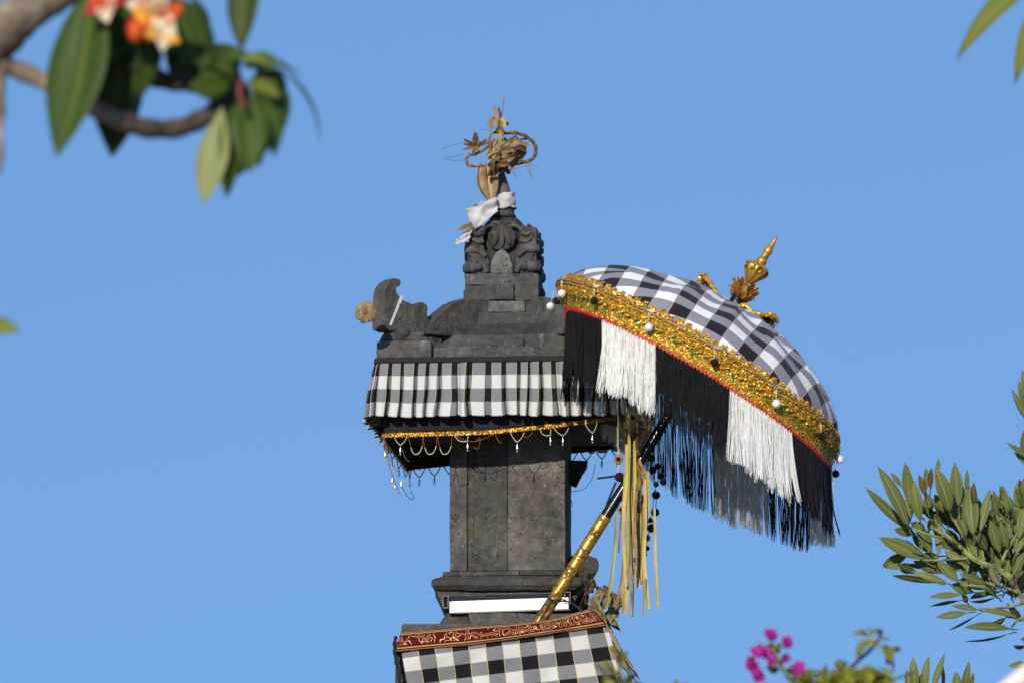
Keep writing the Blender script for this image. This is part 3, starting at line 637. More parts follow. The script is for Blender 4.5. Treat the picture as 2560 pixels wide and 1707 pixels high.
for (a, wd, mt) in (([(1243,330),(1240,300),(1239,282),(1234,268)], [.012,.012,.014,.024], 'palm_dry'), ([(1245,328),(1249,305),(1250,285),(1246,270)], [.010,.010,.010,.012], 'palm_dark'),
                    ([(1232,322),(1226,305),(1232,296),(1242,304)], [.016,.016,.014,.012], 'palm_rust'), ([(1232,330),(1245,326),(1258,330),(1268,325)], [.03,.036,.034,.022], 'palm_dry'),
                    ([(1240,312),(1250,304),(1262,310),(1272,309)], [.020,.024,.016,.004], 'palm_dark'), ([(1240,310),(1248,300),(1258,306),(1256,318)], [.016,.022,.02,.012], 'palm_fresh'),
                    ([(1248,334),(1250,350),(1246,365),(1240,380)], [.02,.014,.02,.018], 'palm_dry'), ([(1228,336),(1225,350),(1226,365),(1222,382)], [.007,.008,.008,.010], 'palm_rust'),
                    ([(1236,372),(1234,385),(1240,398),(1244,412)], [.014,.018,.014,.016], 'palm_fresh'), ([(1222,402),(1230,395),(1238,400),(1240,412)], [.018,.024,.02,.014], 'palm_fresh'),
                    ([(1265,412),(1278,410),(1282,418),(1276,428)], [.014,.018,.012,.006], 'palm_rust'), ([(1258,414),(1262,424),(1270,430),(1272,436)], [.02,.02,.016,.004], 'palm_dark')):
    m = MB(); y = R_.uniform(-.05,-.01); pp = smoothpath([P_(p,q,y) for p,q in a], 4); m.ribbon(pp, [wd[min(i//4,3)] for i in range(len(pp))], (1,R_.uniform(-.4,.4),R_.uniform(-.2,.5)), 0.0015, 0.3); m.build('palm_strip', M[mt], off)
for i in range(16):
    x0 = R_.uniform(1222,1272); y0 = R_.uniform(395,412); x1 = x0+R_.uniform(-14,10); y1 = y0+R_.uniform(16,34)
    m = MB(); y = R_.uniform(-.05,.0); m.ribbon(smoothpath([P_(x0,y0,y),P_((x0+x1)/2+R_.uniform(-5,5),(y0+y1)/2,y-.02),P_(x1,y1,y)],4), [R_.uniform(.006,.016)]*9, (1,R_.uniform(-.6,.6),R_.uniform(-.3,.3)), .0014, .4); m.build('palm_strip', M[R_.choice(['palm_dry','palm_dark','palm_dark','palm_rust'])], off)
# left flower of folded strips
for ang, L, wd, mt in ((92,34,.026,'palm_dark'),(150,34,.013,'palm_dark'),(30,32,.013,'palm_dark'),(15,36,.012,'palm_dark'),(195,34,.012,'palm_rust'),(170,30,.012,'palm_dark'),(60,16,.02,'palm_dry'),(120,16,.02,'palm_dry'),(270,16,.026,'palm_rust'),(250,22,.018,'palm_dark')):
    a = math.radians(ang); c = (1190,366)
    m = MB(); m.ribbon([P_(c[0],c[1],-.02),P_(c[0]+L*.5*math.cos(a),c[1]-L*.5*math.sin(a),-.035),P_(c[0]+L*math.cos(a),c[1]-L*math.sin(a),-.045)], [wd,wd,wd*.5], (-math.sin(a),.2,math.cos(a)), 0.0016, 0.3); m.build('palm_strip', M[mt], off)
def braid(pts, r, name, mat1, mat2, parent, turns):
    pts = smoothpath(pts, 10); 
    for ph, mt in ((0, mat1), (2.1, mat2), (4.2, mat1)):
        m = MB(); out = []
        for i, p in enumerate(pts):
            t = (pts[min(i+1,len(pts)-1)]-pts[max(i-1,0)]).normalized(); a = t.cross(V((0,1,0))).normalized(); b = t.cross(a); th = ph + turns*2*math.pi*i/len(pts)
            out.append(p + (a*math.cos(th)+b*math.sin(th))*r*.8)
        m.tube(out, r*.8, 6); m.build(name, M[mt], parent)
braid([P_(1262,333,-.02),P_(1290,333,-.03),P_(1318,343,-.035),P_(1337,362,-.03),P_(1339,384,-.02),P_(1328,400,-.01),P_(1305,407,0.0),P_(1272,413,.01)], 0.0048, 'braided_loop', 'palm_dark', 'palm_rust', off, 9)
braid([P_(1190,386,-.02),P_(1172,388,-.03),P_(1166,402,-.03),P_(1174,414,-.02),P_(1200,414,-.01),P_(1215,414,0)], 0.0046, 'braided_loop', 'palm_dry', 'palm_dark', off, 6)
braid([P_(1228,334,-.02),P_(1224,350,-.03),P_(1228,362,-.03),P_(1240,372,-.03)], 0.0042, 'braided_loop', 'palm_dry', 'palm_rust', off, 4)
braid([P_(1190,384,-.02),P_(1205,378,-.03),P_(1216,370,-.03),P_(1228,362,-.03)], 0.0040, 'braided_loop', 'palm_rust', 'palm_dark', off, 4)
m = MB(); m.tube([P_(1252,300,-.02),P_(1261,242,-.02)], 0.0022, 5); m.build('incense_stick', M['incense'], off)
m = MB()
for pts in ([(1165,356),(1135,362),(1105,373)],[(1166,400),(1135,402),(1108,397)],[(1160,385),(1130,393),(1112,394)],[(1228,330),(1212,324),(1200,325)],[(1290,402),(1310,408),(1346,418)],[(1282,428),(1290,445),(1291,447)],[(1318,405),(1325,425),(1328,452)],[(1312,405),(1322,430),(1336,446)],
            [(1282,424),(1305,418),(1330,412)],[(1280,350),(1284,330),(1287,325)],[(1215,310),(1222,320),(1226,326)],[(1300,370),(1318,358),(1330,352)]):
    m.tube(smoothpath([P_(a,b,-.01) for a,b in pts], 4), 0.0011, 3)
m.build('loose_fibre', M['palm_dark'], off, kind='stuff')
# ------------------------------------------------------------------ dried disc on the horn, with thread
dsc = thing('woven_offering_disc', W(914,812,-.6), 'round dried woven palm rosette stuck to the upturned roof horn', 'offering')
c = W(915,782,-0.60); mp = MP(-.6)
m = MB(); n = 40; rr = [27*mp*(1+0.07*math.cos(7*2*math.pi*k/n)+0.05*mnoise.noise(V((k*.6,0,3)))) for k in range(n)]
dN = V((-0.25,-1,0.05)).normalized(); dA = V((0,0,1)).cross(dN).normalized(); dB = dN.cross(dA)
m.loft([[c+(dA*math.cos(2*math.pi*k/n)+dB*math.sin(2*math.pi*k/n))*rr[k]*q+dN*(o_+0.006*mnoise.noise(V((math.cos(k*.3)*3,math.sin(k*.3)*3,q*6)))) for k in range(n)] for q, o_ in ((.9,-.012),(1,0),(.85,.010),(.6,.012),(.45,.006),(.25,.014),(.04,.016))])
m.build('disc_body', M['woven'], dsc)
for k in range(6):
    a = 2*math.pi*k/6+.2; m = MB(); pp = [c+(dA*math.cos(a+j*.1)+dB*math.sin(a+j*.1))*rr[0]*q+dN*z for j, (q, z) in enumerate(((.15,.014),(.5,.017),(.8,.013),(.96,.006)))]
    m.ribbon(pp, [.012,.030,.036,.024], dA*-math.sin(a)+dB*math.cos(a), .0014, -.2); m.build('petal_strip', M['woven'], dsc)
m = MB(); m.sphere(c+dN*.012, 8*mp, 8, 6); m.build('disc_centre', M['palm_rust'], dsc)
m = MB(); m.tube([W(905,805,-.6),W(890,815,-.6),W(878,822,-.6)], .0008, 3); m.build('loose_fibre', M['thread_brown'], dsc)
tie = thing('thread_tie', W(960,816,-.5), 'white cotton threads bound round the upturned roof horn', 'thread')
for i, (o0, o1) in enumerate(((0,0),(3.2,3.0),(5.5,5.0))):
    pts = [(987+o0,742),(978+o0*.9,765),(968+o0*.8,790),(958+o1*.6,816)]; m = MB()
    pw = []
    for px, py in pts:
        Y = -0.4
        for _ in range(6): p = W(px, py, Y); Y = (p.x - AX)*.86
        pw.append(p + V((0.7,-0.7,0))*0.036)
    m.ribbon(smoothpath(pw, 4), .0032, (1,.6,.3), .0012); m.build('thread_strand', M['white_cotton'], tie)
# ------------------------------------------------------------------ lamp under the ledge
LY = -0.33
lamp = thing('strip_lamp', W(1260,1530,LY), 'white strip lamp fixed under the ledge of the shrine', 'lamp')
a, b, c_, d = W(1127,1502,LY), W(1422,1491.5,LY), W(1422,1521.5,LY), W(1127,1531,LY)
def slab(q4, th, name, mat, parent, bev=.004):
    m = MB(); m.prism(q4, (0,th,0)); return m.build(name, M[mat], parent, bevel=bev)
slab([a,b,c_,d], 0.05, 'diffuser', 'lamp_white', lamp)
e = V((0.003,0,0)); a2, d2 = W(1123.5,1501.5,LY), W(1123.5,1531.5,LY)
m = MB(); m.prism([a2+V((0,-.002,0)), a-e*0.5+V((0,-.002,0)), W(1137,1531.3,LY)+V((0,-.002,0)), d2+V((0,-.002,0))], (0,.0015,0)); m.build('end_cap', M['lamp_end'], lamp)
slab([W(1124,1530,LY+.004),W(1424,1521,LY+.004),W(1424,1524.5,LY+.004),W(1124,1533.5,LY+.004)], 0.06, 'housing_edge', 'steel', lamp, .001)
slab([W(1122,1490,LY+.03),W(1424,1482,LY+.03),W(1424,1493,LY+.03),W(1122,1503,LY+.03)], 0.02, 'housing', 'black_lacquer', lamp, .001)
for (x0, y0, x1, y1) in ((1107,1488,1121,1519),(1411,1478,1426,1508)):
    for q4 in ([(x0,y0),(x1,y0),(x1,y0+1.6),(x0,y0+1.6)], [(x0,y1-1.6),(x1,y1-1.6),(x1,y1),(x0,y1)], [(x0,y0+1.6),(x0+1.6,y0+1.6),(x0+1.6,y1-1.6),(x0,y1-1.6)], [(x1-1.6,y0+1.6),(x1,y0+1.6),(x1,y1-1.6),(x1-1.6,y1-1.6)]):
        m = MB(); m.prism([W(p,q,LY-.004) for p,q in q4], (0,.09,0)); m.build('bracket_tube', M['steel'], lamp)
    m = MB(); m.prism([W(p,q,LY+.03) for p,q in ((x0+1,y0+1),(x1-1,y0+1),(x1-1,y1-1),(x0+1,y1-1))], (0,.005,0)); m.build('bracket_hollow_shade', M['black_lacquer'], lamp)  # black plate stands for the shade inside the hollow tube
# ------------------------------------------------------------------ checked cloth and brocade round the base
basec = thing('base_wrap_cloth', W(1264,1700,BF), 'checked black and white cloth wrapped round the lower plinth with red gold brocade', 'cloth')
def basef(u, v):                                              # front panel, u across, v down
    px = 1003+u*514; py0 = 1622-u*60; py = py0 + v*(1985-py0)
    px2 = px + (1-u)**1.5*(py-py0)*0.19 + u**3*(py-py0)*0.30*(1 if v < 2 else 0)
    px2 = min(px2, 1600)
    return W(px2, py, BF - 0.012 - 0.018*mnoise.noise(V((u*3+v*1.5, v*2.6-u, 5))) - 0.009*mnoise.noise(V((u*9+v*4, v*7, 2))) - 0.012*math.sin((u*2.2+v*1.3)*6.28)*v - 0.03*u**4*0)
def baseuv(u, v):
    py0 = 1622-u*60; py = py0+v*(1985-py0); return (u*514/42.0 + 1.02, -(py + 0.125*u*514)/34.0 + 0.35)
m = MB(); m.grid(basef, 60, 40, baseuv)
xb = 0.45
def sidef(sgn):
    def fn(u, v):
        p = basef(1.0 if sgn > 0 else 0.0, v); q = V((p.x + (0.0 if sgn > 0 else 0.012), xb, p.z - 0.02)); k = p.lerp(q, u); k.x += sgn*0.012*math.sin(u*math.pi*3)*.5; return k
    return fn
m.grid(sidef(1), 40, 30, lambda u, v: (13.24+u*15, baseuv(1,v)[1]))
m.grid(sidef(-1), 40, 30, lambda u, v: (-u*15+1.02, baseuv(0,v)[1]))
m.grid(lambda u, v: V((sidef(1)(1,v)).lerp(sidef(-1)(1,v), u)), 40, 20, lambda u, v: (27+u*12, baseuv(1,v)[1]))
m.build('checked_cloth', M['poleng'], basec, solid=0.002)
lower = [(994,1628),(1090,1619),(1180,1611),(1290,1596),(1390,1581),(1460,1572),(1514,1564)]
upper = [(1002,1581),(1090,1574),(1180,1566),(1290,1559),(1380,1548),(1440,1531),(1474,1522)]
lo_ = smoothpath([W(p,q,BF-.022) for p,q in lower], 8); up_ = smoothpath([W(p,q,BF+.015) for p,q in upper], 8)
m = MB(); nb = len(lo_)-1
def bandf(u, v):
    i = min(int(u*nb), nb-1); t = u*nb-i; l = lo_[i].lerp(lo_[i+1], t); h_ = up_[i].lerp(up_[i+1], t)
    p = l.lerp(h_, v); p.y -= 0.030*math.sin(math.pi*min(1,v*1.02))**0.7 + 0.006*mnoise.noise(V((u*9,v*2,1))); return p
m.grid(bandf, 70, 14, lambda u, v: (u*13, v)); m.build('brocade_band', M['brocade'], basec, smooth=True, solid=0.004)
# ends of the band folding away
m = MB(); m.grid(lambda u, v: bandf(1,v) + V((0.03*math.sin(u*1.5), 0.5*u, -0.03*u)), 14, 8, lambda u, v: (13+u*8, v)); m.build('brocade_band', M['brocade'], basec, smooth=True, solid=0.004)
m = MB(); m.grid(lambda u, v: bandf(0,v) + V((-0.012*math.sin(u*3), 0.5*u, -0.02*u)), 14, 8, lambda u, v: (-u*8, v)); m.build('brocade_band', M['brocade'], basec, smooth=True, solid=0.004)
m = MB(); m.tube(smoothpath([W(990,1590,BF-.02),W(986,1610,BF-.025),W(988,1640,BF-.02),W(996,1680,BF-.015),W(1000,1720,BF-.01)], 5), [0.006+0.002*math.sin(i*1.7) for i in range(21)], 8); m.build('frayed_edge', M['black_cloth'], basec)
# ------------------------------------------------------------------ parasol
PY = -0.60
mp = MP(PY); PB = W(1340,1567,PY); PT = W(1950,596,PY-0.045); A_ = (PT-PB).normalized(); Pd = (W(2086,1110,PY)-W(1392,709,PY)); Pd = (Pd - A_*Pd.dot(A_)*0.1).normalized(); F_ = Pd.cross(A_); F_ = (F_ if F_.y < 0 else -F_).normalized()   # axis, chord to the right, towards the camera
RC = W(1740,911,PY); RC = RC.lerp(PB + A_*((RC-PB).dot(A_)), 0.2); RR = 397*mp; HH = 176*mp; NR = 14; OFF = math.radians(8.6)
par = thing('ceremonial_parasol', PB, 'tilted checked ceremonial parasol with gold trim and long black and white fringe', 'parasol')
def rim(phi, r=1.0, d=0.0): return RC + (Pd*math.cos(phi) + F_*math.sin(phi))*RR*r + A_*d
def ribk(phi): return abs(math.sin((phi-OFF)*NR/2))           # 0 on a rib, 1 midway
def dome(r, phi):
    h = HH*max(0, 1-r**1.95)**0.60; sag = (ribk(phi)**1.2)*0.024*math.sin(math.pi*min(1, r**1.4))*(0.9+0.5*mnoise.noise(V((math.cos(phi)*3, math.sin(phi)*3, 2))))
    wr = 0.007*mnoise.noise(V((math.cos(phi)*4, math.sin(phi)*4, r*4)))*r*(1-r)*4 + 0.006*mnoise.noise(V((math.cos(phi)*22, math.sin(phi)*22, r*2)))*r**3*(1-r)*6
    rr_ = r*(1-0.010*ribk(phi)*r*r)
    return rim(phi, rr_, h - sag*0.75 + wr)
m = MB(); NU, NVv = 168, 30; CC = 0.0725
def rr_of(v): return math.sin(v*math.pi/2)
def duv(u, v):
    r = rr_of(v); ph = 2*math.pi*u; return (RR*(r*0.94+0.08*r**4)*math.cos(ph)/CC+0.33, RR*(r*0.86+0.30*r**4)*math.sin(ph)/CC+0.1)
m.grid(lambda u, v: dome(rr_of(v), 2*math.pi*u), NU, NVv, duv)
m.build('canopy', M['poleng_canopy'], par, smooth=True, solid=0.0025)
# ribs inside
hub = RC + A_*(HH-0.03)
for k in range(NR):
    ph = OFF+2*math.pi*k/NR; m = MB(); pts = [dome(r, ph) - A_*0.010 for r in (.06,.25,.45,.62,.78,.9,.985)]
    m.tube(pts, 0.0038, 5); o = m.build('rib', M['black_lacquer'], par)
    m2 = MB(); m2.tube([dome(.52, ph)-A_*.015, PB+A_*((RC-PB).length-0.02)], 0.0028, 4); m2.build('strut', M['black_lacquer'], o)
    tp = rim(ph, 1.0); m3 = MB(); dirn = (tp-RC).normalized(); tg = dirn.cross(A_)
    tq = tp + dirn*.012 + A_*.002; m3.prism([tq-tg*.026+A_*.012, tq-tg*.004-A_*.006, tq+tg*.020-A_*.003, tq+tg*.004+A_*.006], dirn*.003); m3.build('rib_tip_tab', M['white_cotton'], o)
# gold band hanging from the rim
DROP = 0.103
def bandp(phi, t): 
    p = rim(phi, 1.004-0.010*ribk(phi)); inw = (RC-p); inw = (inw - V((0,0,inw.z))).normalized()
    return p - V((0,0,DROP*t)) + inw*(0.022*t) + (p-RC).normalized()*0.006*mnoise.noise(V((phi*6, t*1.5, 3)))
m = MB(); m.grid(lambda u, v: bandp(2*math.pi*u, v), 168, 5); m.build('gold_band', M['gold_base'], par, smooth=True, solid=0.003)
def bnorm(phi): n_ = Pd*math.cos(phi)+F_*math.sin(phi); n_ = V((n_.x, n_.y, 0.1)); return n_.normalized()
def bandflake(r): phi = r.uniform(0, 2*math.pi); t = r.random(); return bandp(phi, t), bnorm(phi)
m = MB(); flakes(m, bandflake, 20000, 0.0046, 0.5, 0.006, 4, 1.0); m.build('gold_sequins', M['gold_flake'], par, kind='stuff')
def greenf(r):
    k = r.randrange(46); phi = 2*math.pi*(k+r.gauss(0,.12))/46; return bandp(phi, 0.56+r.gauss(0,.06)) + bnorm(phi)*.010, bnorm(phi)
m = MB(); flakes(m, greenf, 620, 0.0046, 0.6, 0.004, 5); m.build('green_sequins', M['green_flake'], par, kind='stuff')
def redf(r): phi = r.uniform(0, 2*math.pi); return bandp(phi, 1.0+r.uniform(-.04,.05)) + bnorm(phi)*.003, bnorm(phi)
m = MB(); flakes(m, redf, 1300, 0.0032, 0.7, 0.006, 6)
for k in range(230):
    ph = 2*math.pi*k/230; p = bandp(ph, .97)+bnorm(ph)*.004; tg = V((0,0,1)).cross(bnorm(ph)).normalized()
    m.prism([p-tg*.0062, p+tg*.0062, p-V((0,0,.014))], bnorm(ph)*.002)
m.build('red_edging', M['red_flake'], par, kind='stuff')
# scalloped gold leaves above the rim (each one a part)
def scallop(seed):
    m = MB(); r = random.Random(seed)
    def fn(r_):
        while True:
            x, y = r_.uniform(-1,1), r_.uniform(0,1)
            if abs(x) < 1.0-(y**2)*0.75: break
        return V((x*0.021, 0.002, y*0.043)), V((0,-1,0))
    m.prism([V((-.018,0.004,-.004)),V((.018,0.004,-.004)),V((.015,0.004,.020)),V((.004,0.004,.036)),V((-.004,0.004,.036)),V((-.015,0.004,.020))], (0,.002,0))
    flakes(m, fn, 130, 0.0050, 0.75, 0.010, seed); return m.mesh('scallop', V((0,0,0)))
SCM = [scallop(s) for s in (1,2,3)]
for me in SCM: me.materials.append(M['gold_flake'])
NS = 100
for row in range(2):
    for k in range(NS):
        ph = 2*math.pi*(k+.5*row)/NS
        if row == 0: p = dome(1.0, ph); p2 = dome(0.95, ph); upd = (p2-p).normalized(); drop_ = 0.012
        else: p = bandp(ph, 0.42); upd = (bandp(ph,0.0)-p).normalized(); drop_ = 0.0
        outw = bnorm(ph); outw = (outw - upd*outw.dot(upd)).normalized(); xd = outw.cross(upd)
        o = bpy.data.objects.new('gold_scallop', SCM[(k+row) % 3]); COL.objects.link(o); o.parent = par
        mat = Matrix((( xd.x, -outw.x, upd.x, 0),( xd.y, -outw.y, upd.y, 0),( xd.z, -outw.z, upd.z, 0),(0,0,0,1)))
        o.matrix_local = Matrix.Translation(p + outw*(0.008 if row == 0 else 0.010) - upd*drop_ - PB) @ mat @ Matrix.Scale(ru(.9,1.1)*(1.0 if row == 0 else .82), 4)
# silver cord along the rim
m = MB(); m.tube([rim(2*math.pi*k/196, 1.012-0.010*ribk(2*math.pi*k/196))+bnorm(2*math.pi*k/196)*.013 for k in range(197)], 0.0016, 5); m.build('rim_cord', M['rim_cord'], par)
# fringe, alternating black and white sections
SECT = [(8,49,0),(49,79,1),(79,110,0),(110,137,1),(137,180,0),(180,208,0),(208,223,0),(223,250,1),(250,280,0),(280,305,1),(305,333,0),(333,368,1)]
def fringe(a0, a1, white, seed):
    r = random.Random(seed); m = MB(); arc_ = math.radians(a1-a0)*RR; back = a0 >= 180; L0 = (0.258 if a0 > 10 else 0.240) if not back else (0.308 if a0 < 330 else 0.265)
    for row in range((2 if white else 1) if back else 2):
        x = 0.0
        while x < arc_:
            cw = r.uniform(0.008, 0.022); sw = (r.gauss(0,.009), r.gauss(0,.014)); lenj = r.uniform(-.014,.010); pinch = r.uniform(.05,.55); mid = x + cw/2
            ncl = max(2, int(cw/((0.0016 if white else 0.0019)*(0.8 if back else 1))))
            for i in range(ncl):
                xx = x + cw*(i+r.random())/ncl
                if xx > arc_: continue
                ph = math.radians(a0) + xx/RR; p = bandp(ph, 1.0) - V((0,0,.002)); nn = bnorm(ph); tg = V((-nn.y, nn.x, 0)).normalized()
                p = p - nn*(row*0.005-.003); L = L0 + lenj + r.uniform(-.012,.008) + (0.062*math.exp(-((math.degrees(ph)-268)/32)**2) if back else 0)
                if r.random() < .04: L *= r.uniform(.6,1.06)
                j1, j2 = r.gauss(0,.0020), r.gauss(0,.0030); q = 0.00125 if white else 0.0012; pts = []
                for k in range(6):
                    t = k/5; pts.append(p - V((0,0,L*t)) + tg*((mid-xx)*pinch*min(1,t*1.6) + sw[0]*t*t + j1*math.sin(t*5+i) + j2*t) + nn*(sw[1]*t*t + j2*.6*math.sin(t*4)))
                m.tube(pts, [q, q, q*1.1, q*1.15, q*1.15, q*.7], 3, cap=False)
            x += cw + (r.uniform(0.0, 0.0055) if not back else r.uniform(0.001, 0.007))
    return m.build('white_fringe' if white else 'black_fringe', M['white_thread' if white else 'black_thread'], par, kind='stuff')
for i, (a0, a1, wq) in enumerate(SECT): fringe(a0, a1, wq, 100+i)
# loose long threads at the right end
m = MB()
for i in range(9):
    x = 2066+ru(-2,10); y0 = ru(1180,1240); m.tube(smoothpath([W(x,y0,PY+ru(-.05,.1)),W(x+ru(-6,10),y0+50,PY),W(x+ru(-8,6),y0+ru(90,130),PY)], 5), .0006, 3)
m.build('loose_thread', M['thread_pale'], par, kind='stuff')
# pompoms on the rib tips
def pompom(c, r, mat, parent, seed=0):
    m = MB(); rr2 = random.Random(seed); m.sphere(c, r*.86, 10, 8)
    for _ in range(110):
        d = V((rr2.gauss(0,1),rr2.gauss(0,1),rr2.gauss(0,1))).normalized(); a = d.orthogonal().normalized()*.0012; b = d.cross(a)
        m.add([c+d*r*.6+a, c+d*r*.6-a*.5+b, c+d*r*.6-a*.5-b, c+d*r*rr2.uniform(.95,1.12)], [(0,1,3),(1,2,3),(2,0,3)])
    return m.build('pompom', M[mat], parent)
for k in range(NR):
    ph = OFF+2*math.pi*k/NR; tp = rim(ph, 1.0) + (rim(ph,1)-RC).normalized()*.018; o = None
    L = 0.040 if k % 2 else 0.046
    m = MB(); m.tube([tp, tp-V((0,0,L))], .0011, 4); o = m.build('pompom_thread', M['thread_pale'], par)
    m = MB(); m.sphere(tp-V((0,0,.012)), .004, 6, 5); m.sphere(tp-V((0,0,.020)), .0055, 7, 5, (1,1,1.5)); m.sphere(tp-V((0,0,.029)), .004, 6, 5); m.build('bead', M['bead_gold'], o)
    white = (k % 2 == 0)
    pompom(tp-V((0,0,L+.012)), 0.0175 if white else 0.0165, 'pom_white' if white else 'pom_black', o, k)
pompom(W(1376,766,PY-.03), .0165, 'pom_white', par, 77); pompom(W(2089,1184,PY-.02), .0165, 'pom_black', par, 78)
m = MB(); m.tube([W(1385,728,PY),W(1376,760,PY-.03)], .001, 4); m.build('pompom_thread', M['thread_pale'], par); m = MB(); m.tube([W(2086,1150,PY),W(2089,1178,PY-.02)], .001, 4); m.build('pompom_thread', M['thread_pale'], par)
# pole: gilt lower length, black upper length
def polepoint(px): return PB + A_*((W(px, 0, PY).x-PB.x)/A_.x)
PG = PB + A_*((W(1511,1292,PY)-PB).dot(A_)); LP = (PG-PB).length
def uvtube(m, p0, p1, r0, r1, n=20, seg=40, vs=60):
    ax = (p1-p0).normalized(); a = ax.orthogonal().normalized(); b = ax.cross(a)
    m.grid(lambda u, v: p0.lerp(p1, v) + (a*math.cos(2*math.pi*u)+b*math.sin(2*math.pi*u))*(r0+(r1-r0)*v), n, seg, lambda u, v: (u, v*(p1-p0).length*vs))
m = MB(); uvtube(m, PB-A_*.04, PG, .0225, .0232); m.build('gilt_pole', M['gold_carved'], par, smooth=True)
for t in (0.33, 0.62, 0.995): 
    m = MB(); m.lathe(PB+A_*(LP*t), A_, [(-.006,.0225),(-.004,.0245),(.004,.0245),(.006,.0225)], 20); m.build('gilt_ring', M['gold'], par, smooth=True)
m = MB(); m.tube([PG, PG+A_*.3, RC+A_*(HH+.05)], [.0205,.0195,.018], 16); m.build('black_pole', M['black_lacquer'], par, smooth=True)
m = MB(); m.lathe(RC+A_*(-.06), A_, [(0,.024),(.01,.04),(.05,.042),(.06,.03)], 16); m.build('runner', M['black_lacquer'], par)
# finial
def D(d): return d*mp
fo = RC
m = MB(); m.lathe(fo, A_, [(D(158),D(19)),(D(205),D(17)),(D(215),D(20))], 18); m.build('finial_stem', M['black_lacquer'], par, smooth=True)
m = MB(); prof2 = [(243,9),(248,12),(254,15),(262,20),(272,26),(282,30),(291,30),(297,25),(300,16),(302,12)]
ax = A_; aa = Pd; bb = F_; n = 48
m.loft([[fo+ax*D(d)+(aa*math.cos(2*math.pi*k/n)+bb*math.sin(2*math.pi*k/n))*D(r)*(1+0.10*math.cos(8*2*math.pi*k/n)*(1 if d<290 else .3)) for k in range(n)] for d, r in prof2]); fin = m.build('finial_bulb', M['gold'], par, smooth=True)
for k in range(8):
    a0 = 2*math.pi*(k+.5)/8; m = MB()
    def bp2(da, d, r): return fo+ax*D(d)+(aa*math.cos(a0+da)+bb*math.sin(a0+da))*D(r)
    m.tube(smoothpath([bp2(-.30,276,28.5),bp2(-.1,287,31.5),bp2(.2,288,31.5),bp2(.3,280,30.5),bp2(.1,274,28.5),bp2(-.02,279,30)], 4), D(1.7), 5); m.build('bulb_scroll', M['gold_dark'], fin)
m = MB(); m.lathe(fo, ax, [(D(d),D(r)) for d, r in ((300,10),(303,12.5),(308,13.5),(314,12),(318,8.5),(320,10),(322,10),(323,8.5),(325,10),(328,10),(329,8.5),(332,10),(337,11.5),(342,11),(350,8),(362,5.5),(374,3.6),(380,3),(381.5,1))], 20); m.build('finial_spike', M['gold'], par, smooth=True)
for ring, (n_, d0, d1, r0, r1, wdt) in enumerate(((12,204,236,20,35,.026),(10,216,246,14,27,.022),(10,198,224,21,34,.022))):
    for k in range(n_):
        a0 = 2*math.pi*(k+.5*ring)/n_; e_ = aa*math.cos(a0)+bb*math.sin(a0); tg = bb*math.cos(a0)-aa*math.sin(a0); m = MB()
        pts = [fo+ax*D(d0)+e_*D(r0), fo+ax*D(d0+(d1-d0)*.4)+e_*D(r0+(r1-r0)*.45), fo+ax*D(d0+(d1-d0)*.8)+e_*D(r0+(r1-r0)*.85), fo+ax*D(d1 if ring != 2 else d1-12)+e_*D(r1+4)]
        m.ribbon(pts, [wdt*.7,wdt,wdt*.8,wdt*.1], tg, .0018, .25); m.build('finial_leaf', M['gold' if (k+ring) % 2 else 'gold_dark'], par)
# upturned collar of cloth round the finial, gold edged
def colh(ph): return 166 + 28*abs(math.cos(ph))**2.5 + 13*math.exp(-((ph-1.1)/.22)**2) + 4*math.sin(ph*5)
def colr(ph): return 56 + 44*abs(math.cos(ph))**2 + 4*math.sin(ph*3)
def colf(u, v):
    ph = 2*math.pi*u; r = 24+(colr(ph)-24)*v; d = 160+(colh(ph)-160)*(v**1.6) + 3*mnoise.noise(V((ph*3,v*3,0))); return fo + (aa*math.cos(ph)+bb*math.sin(ph))*D(r) + ax*D(d)
m = MB(); m.grid(colf, 96, 8, lambda u, v: (u*14, v*2.6)); m.build('collar_cloth', M['poleng_canopy'], par, smooth=True, solid=.002)
m = MB(); cpts = [colf(k/96, 1.0) for k in range(97)]; m.tube(cpts, .0055, 6)
def cf(r): i = r.randrange(96); nn = (cpts[i]-fo).normalized(); return cpts[i].lerp(cpts[i+1], r.random()), V((r.gauss(0,1),r.gauss(0,1),r.gauss(0,1))).normalized()
flakes(m, cf, 1100, .0065, .9, .012, 9)
for cpt in (colf(0,1), colf(.5,1)):
    flakes(m, lambda r: (cpt+V((r.gauss(0,.010),r.gauss(0,.010),r.gauss(0,.012))), V((r.gauss(0,1),r.gauss(0,1),r.gauss(0,1))).normalized()), 160, .0075, .9, .01, 12)
m.build('collar_braid', M['gold_flake'], par)
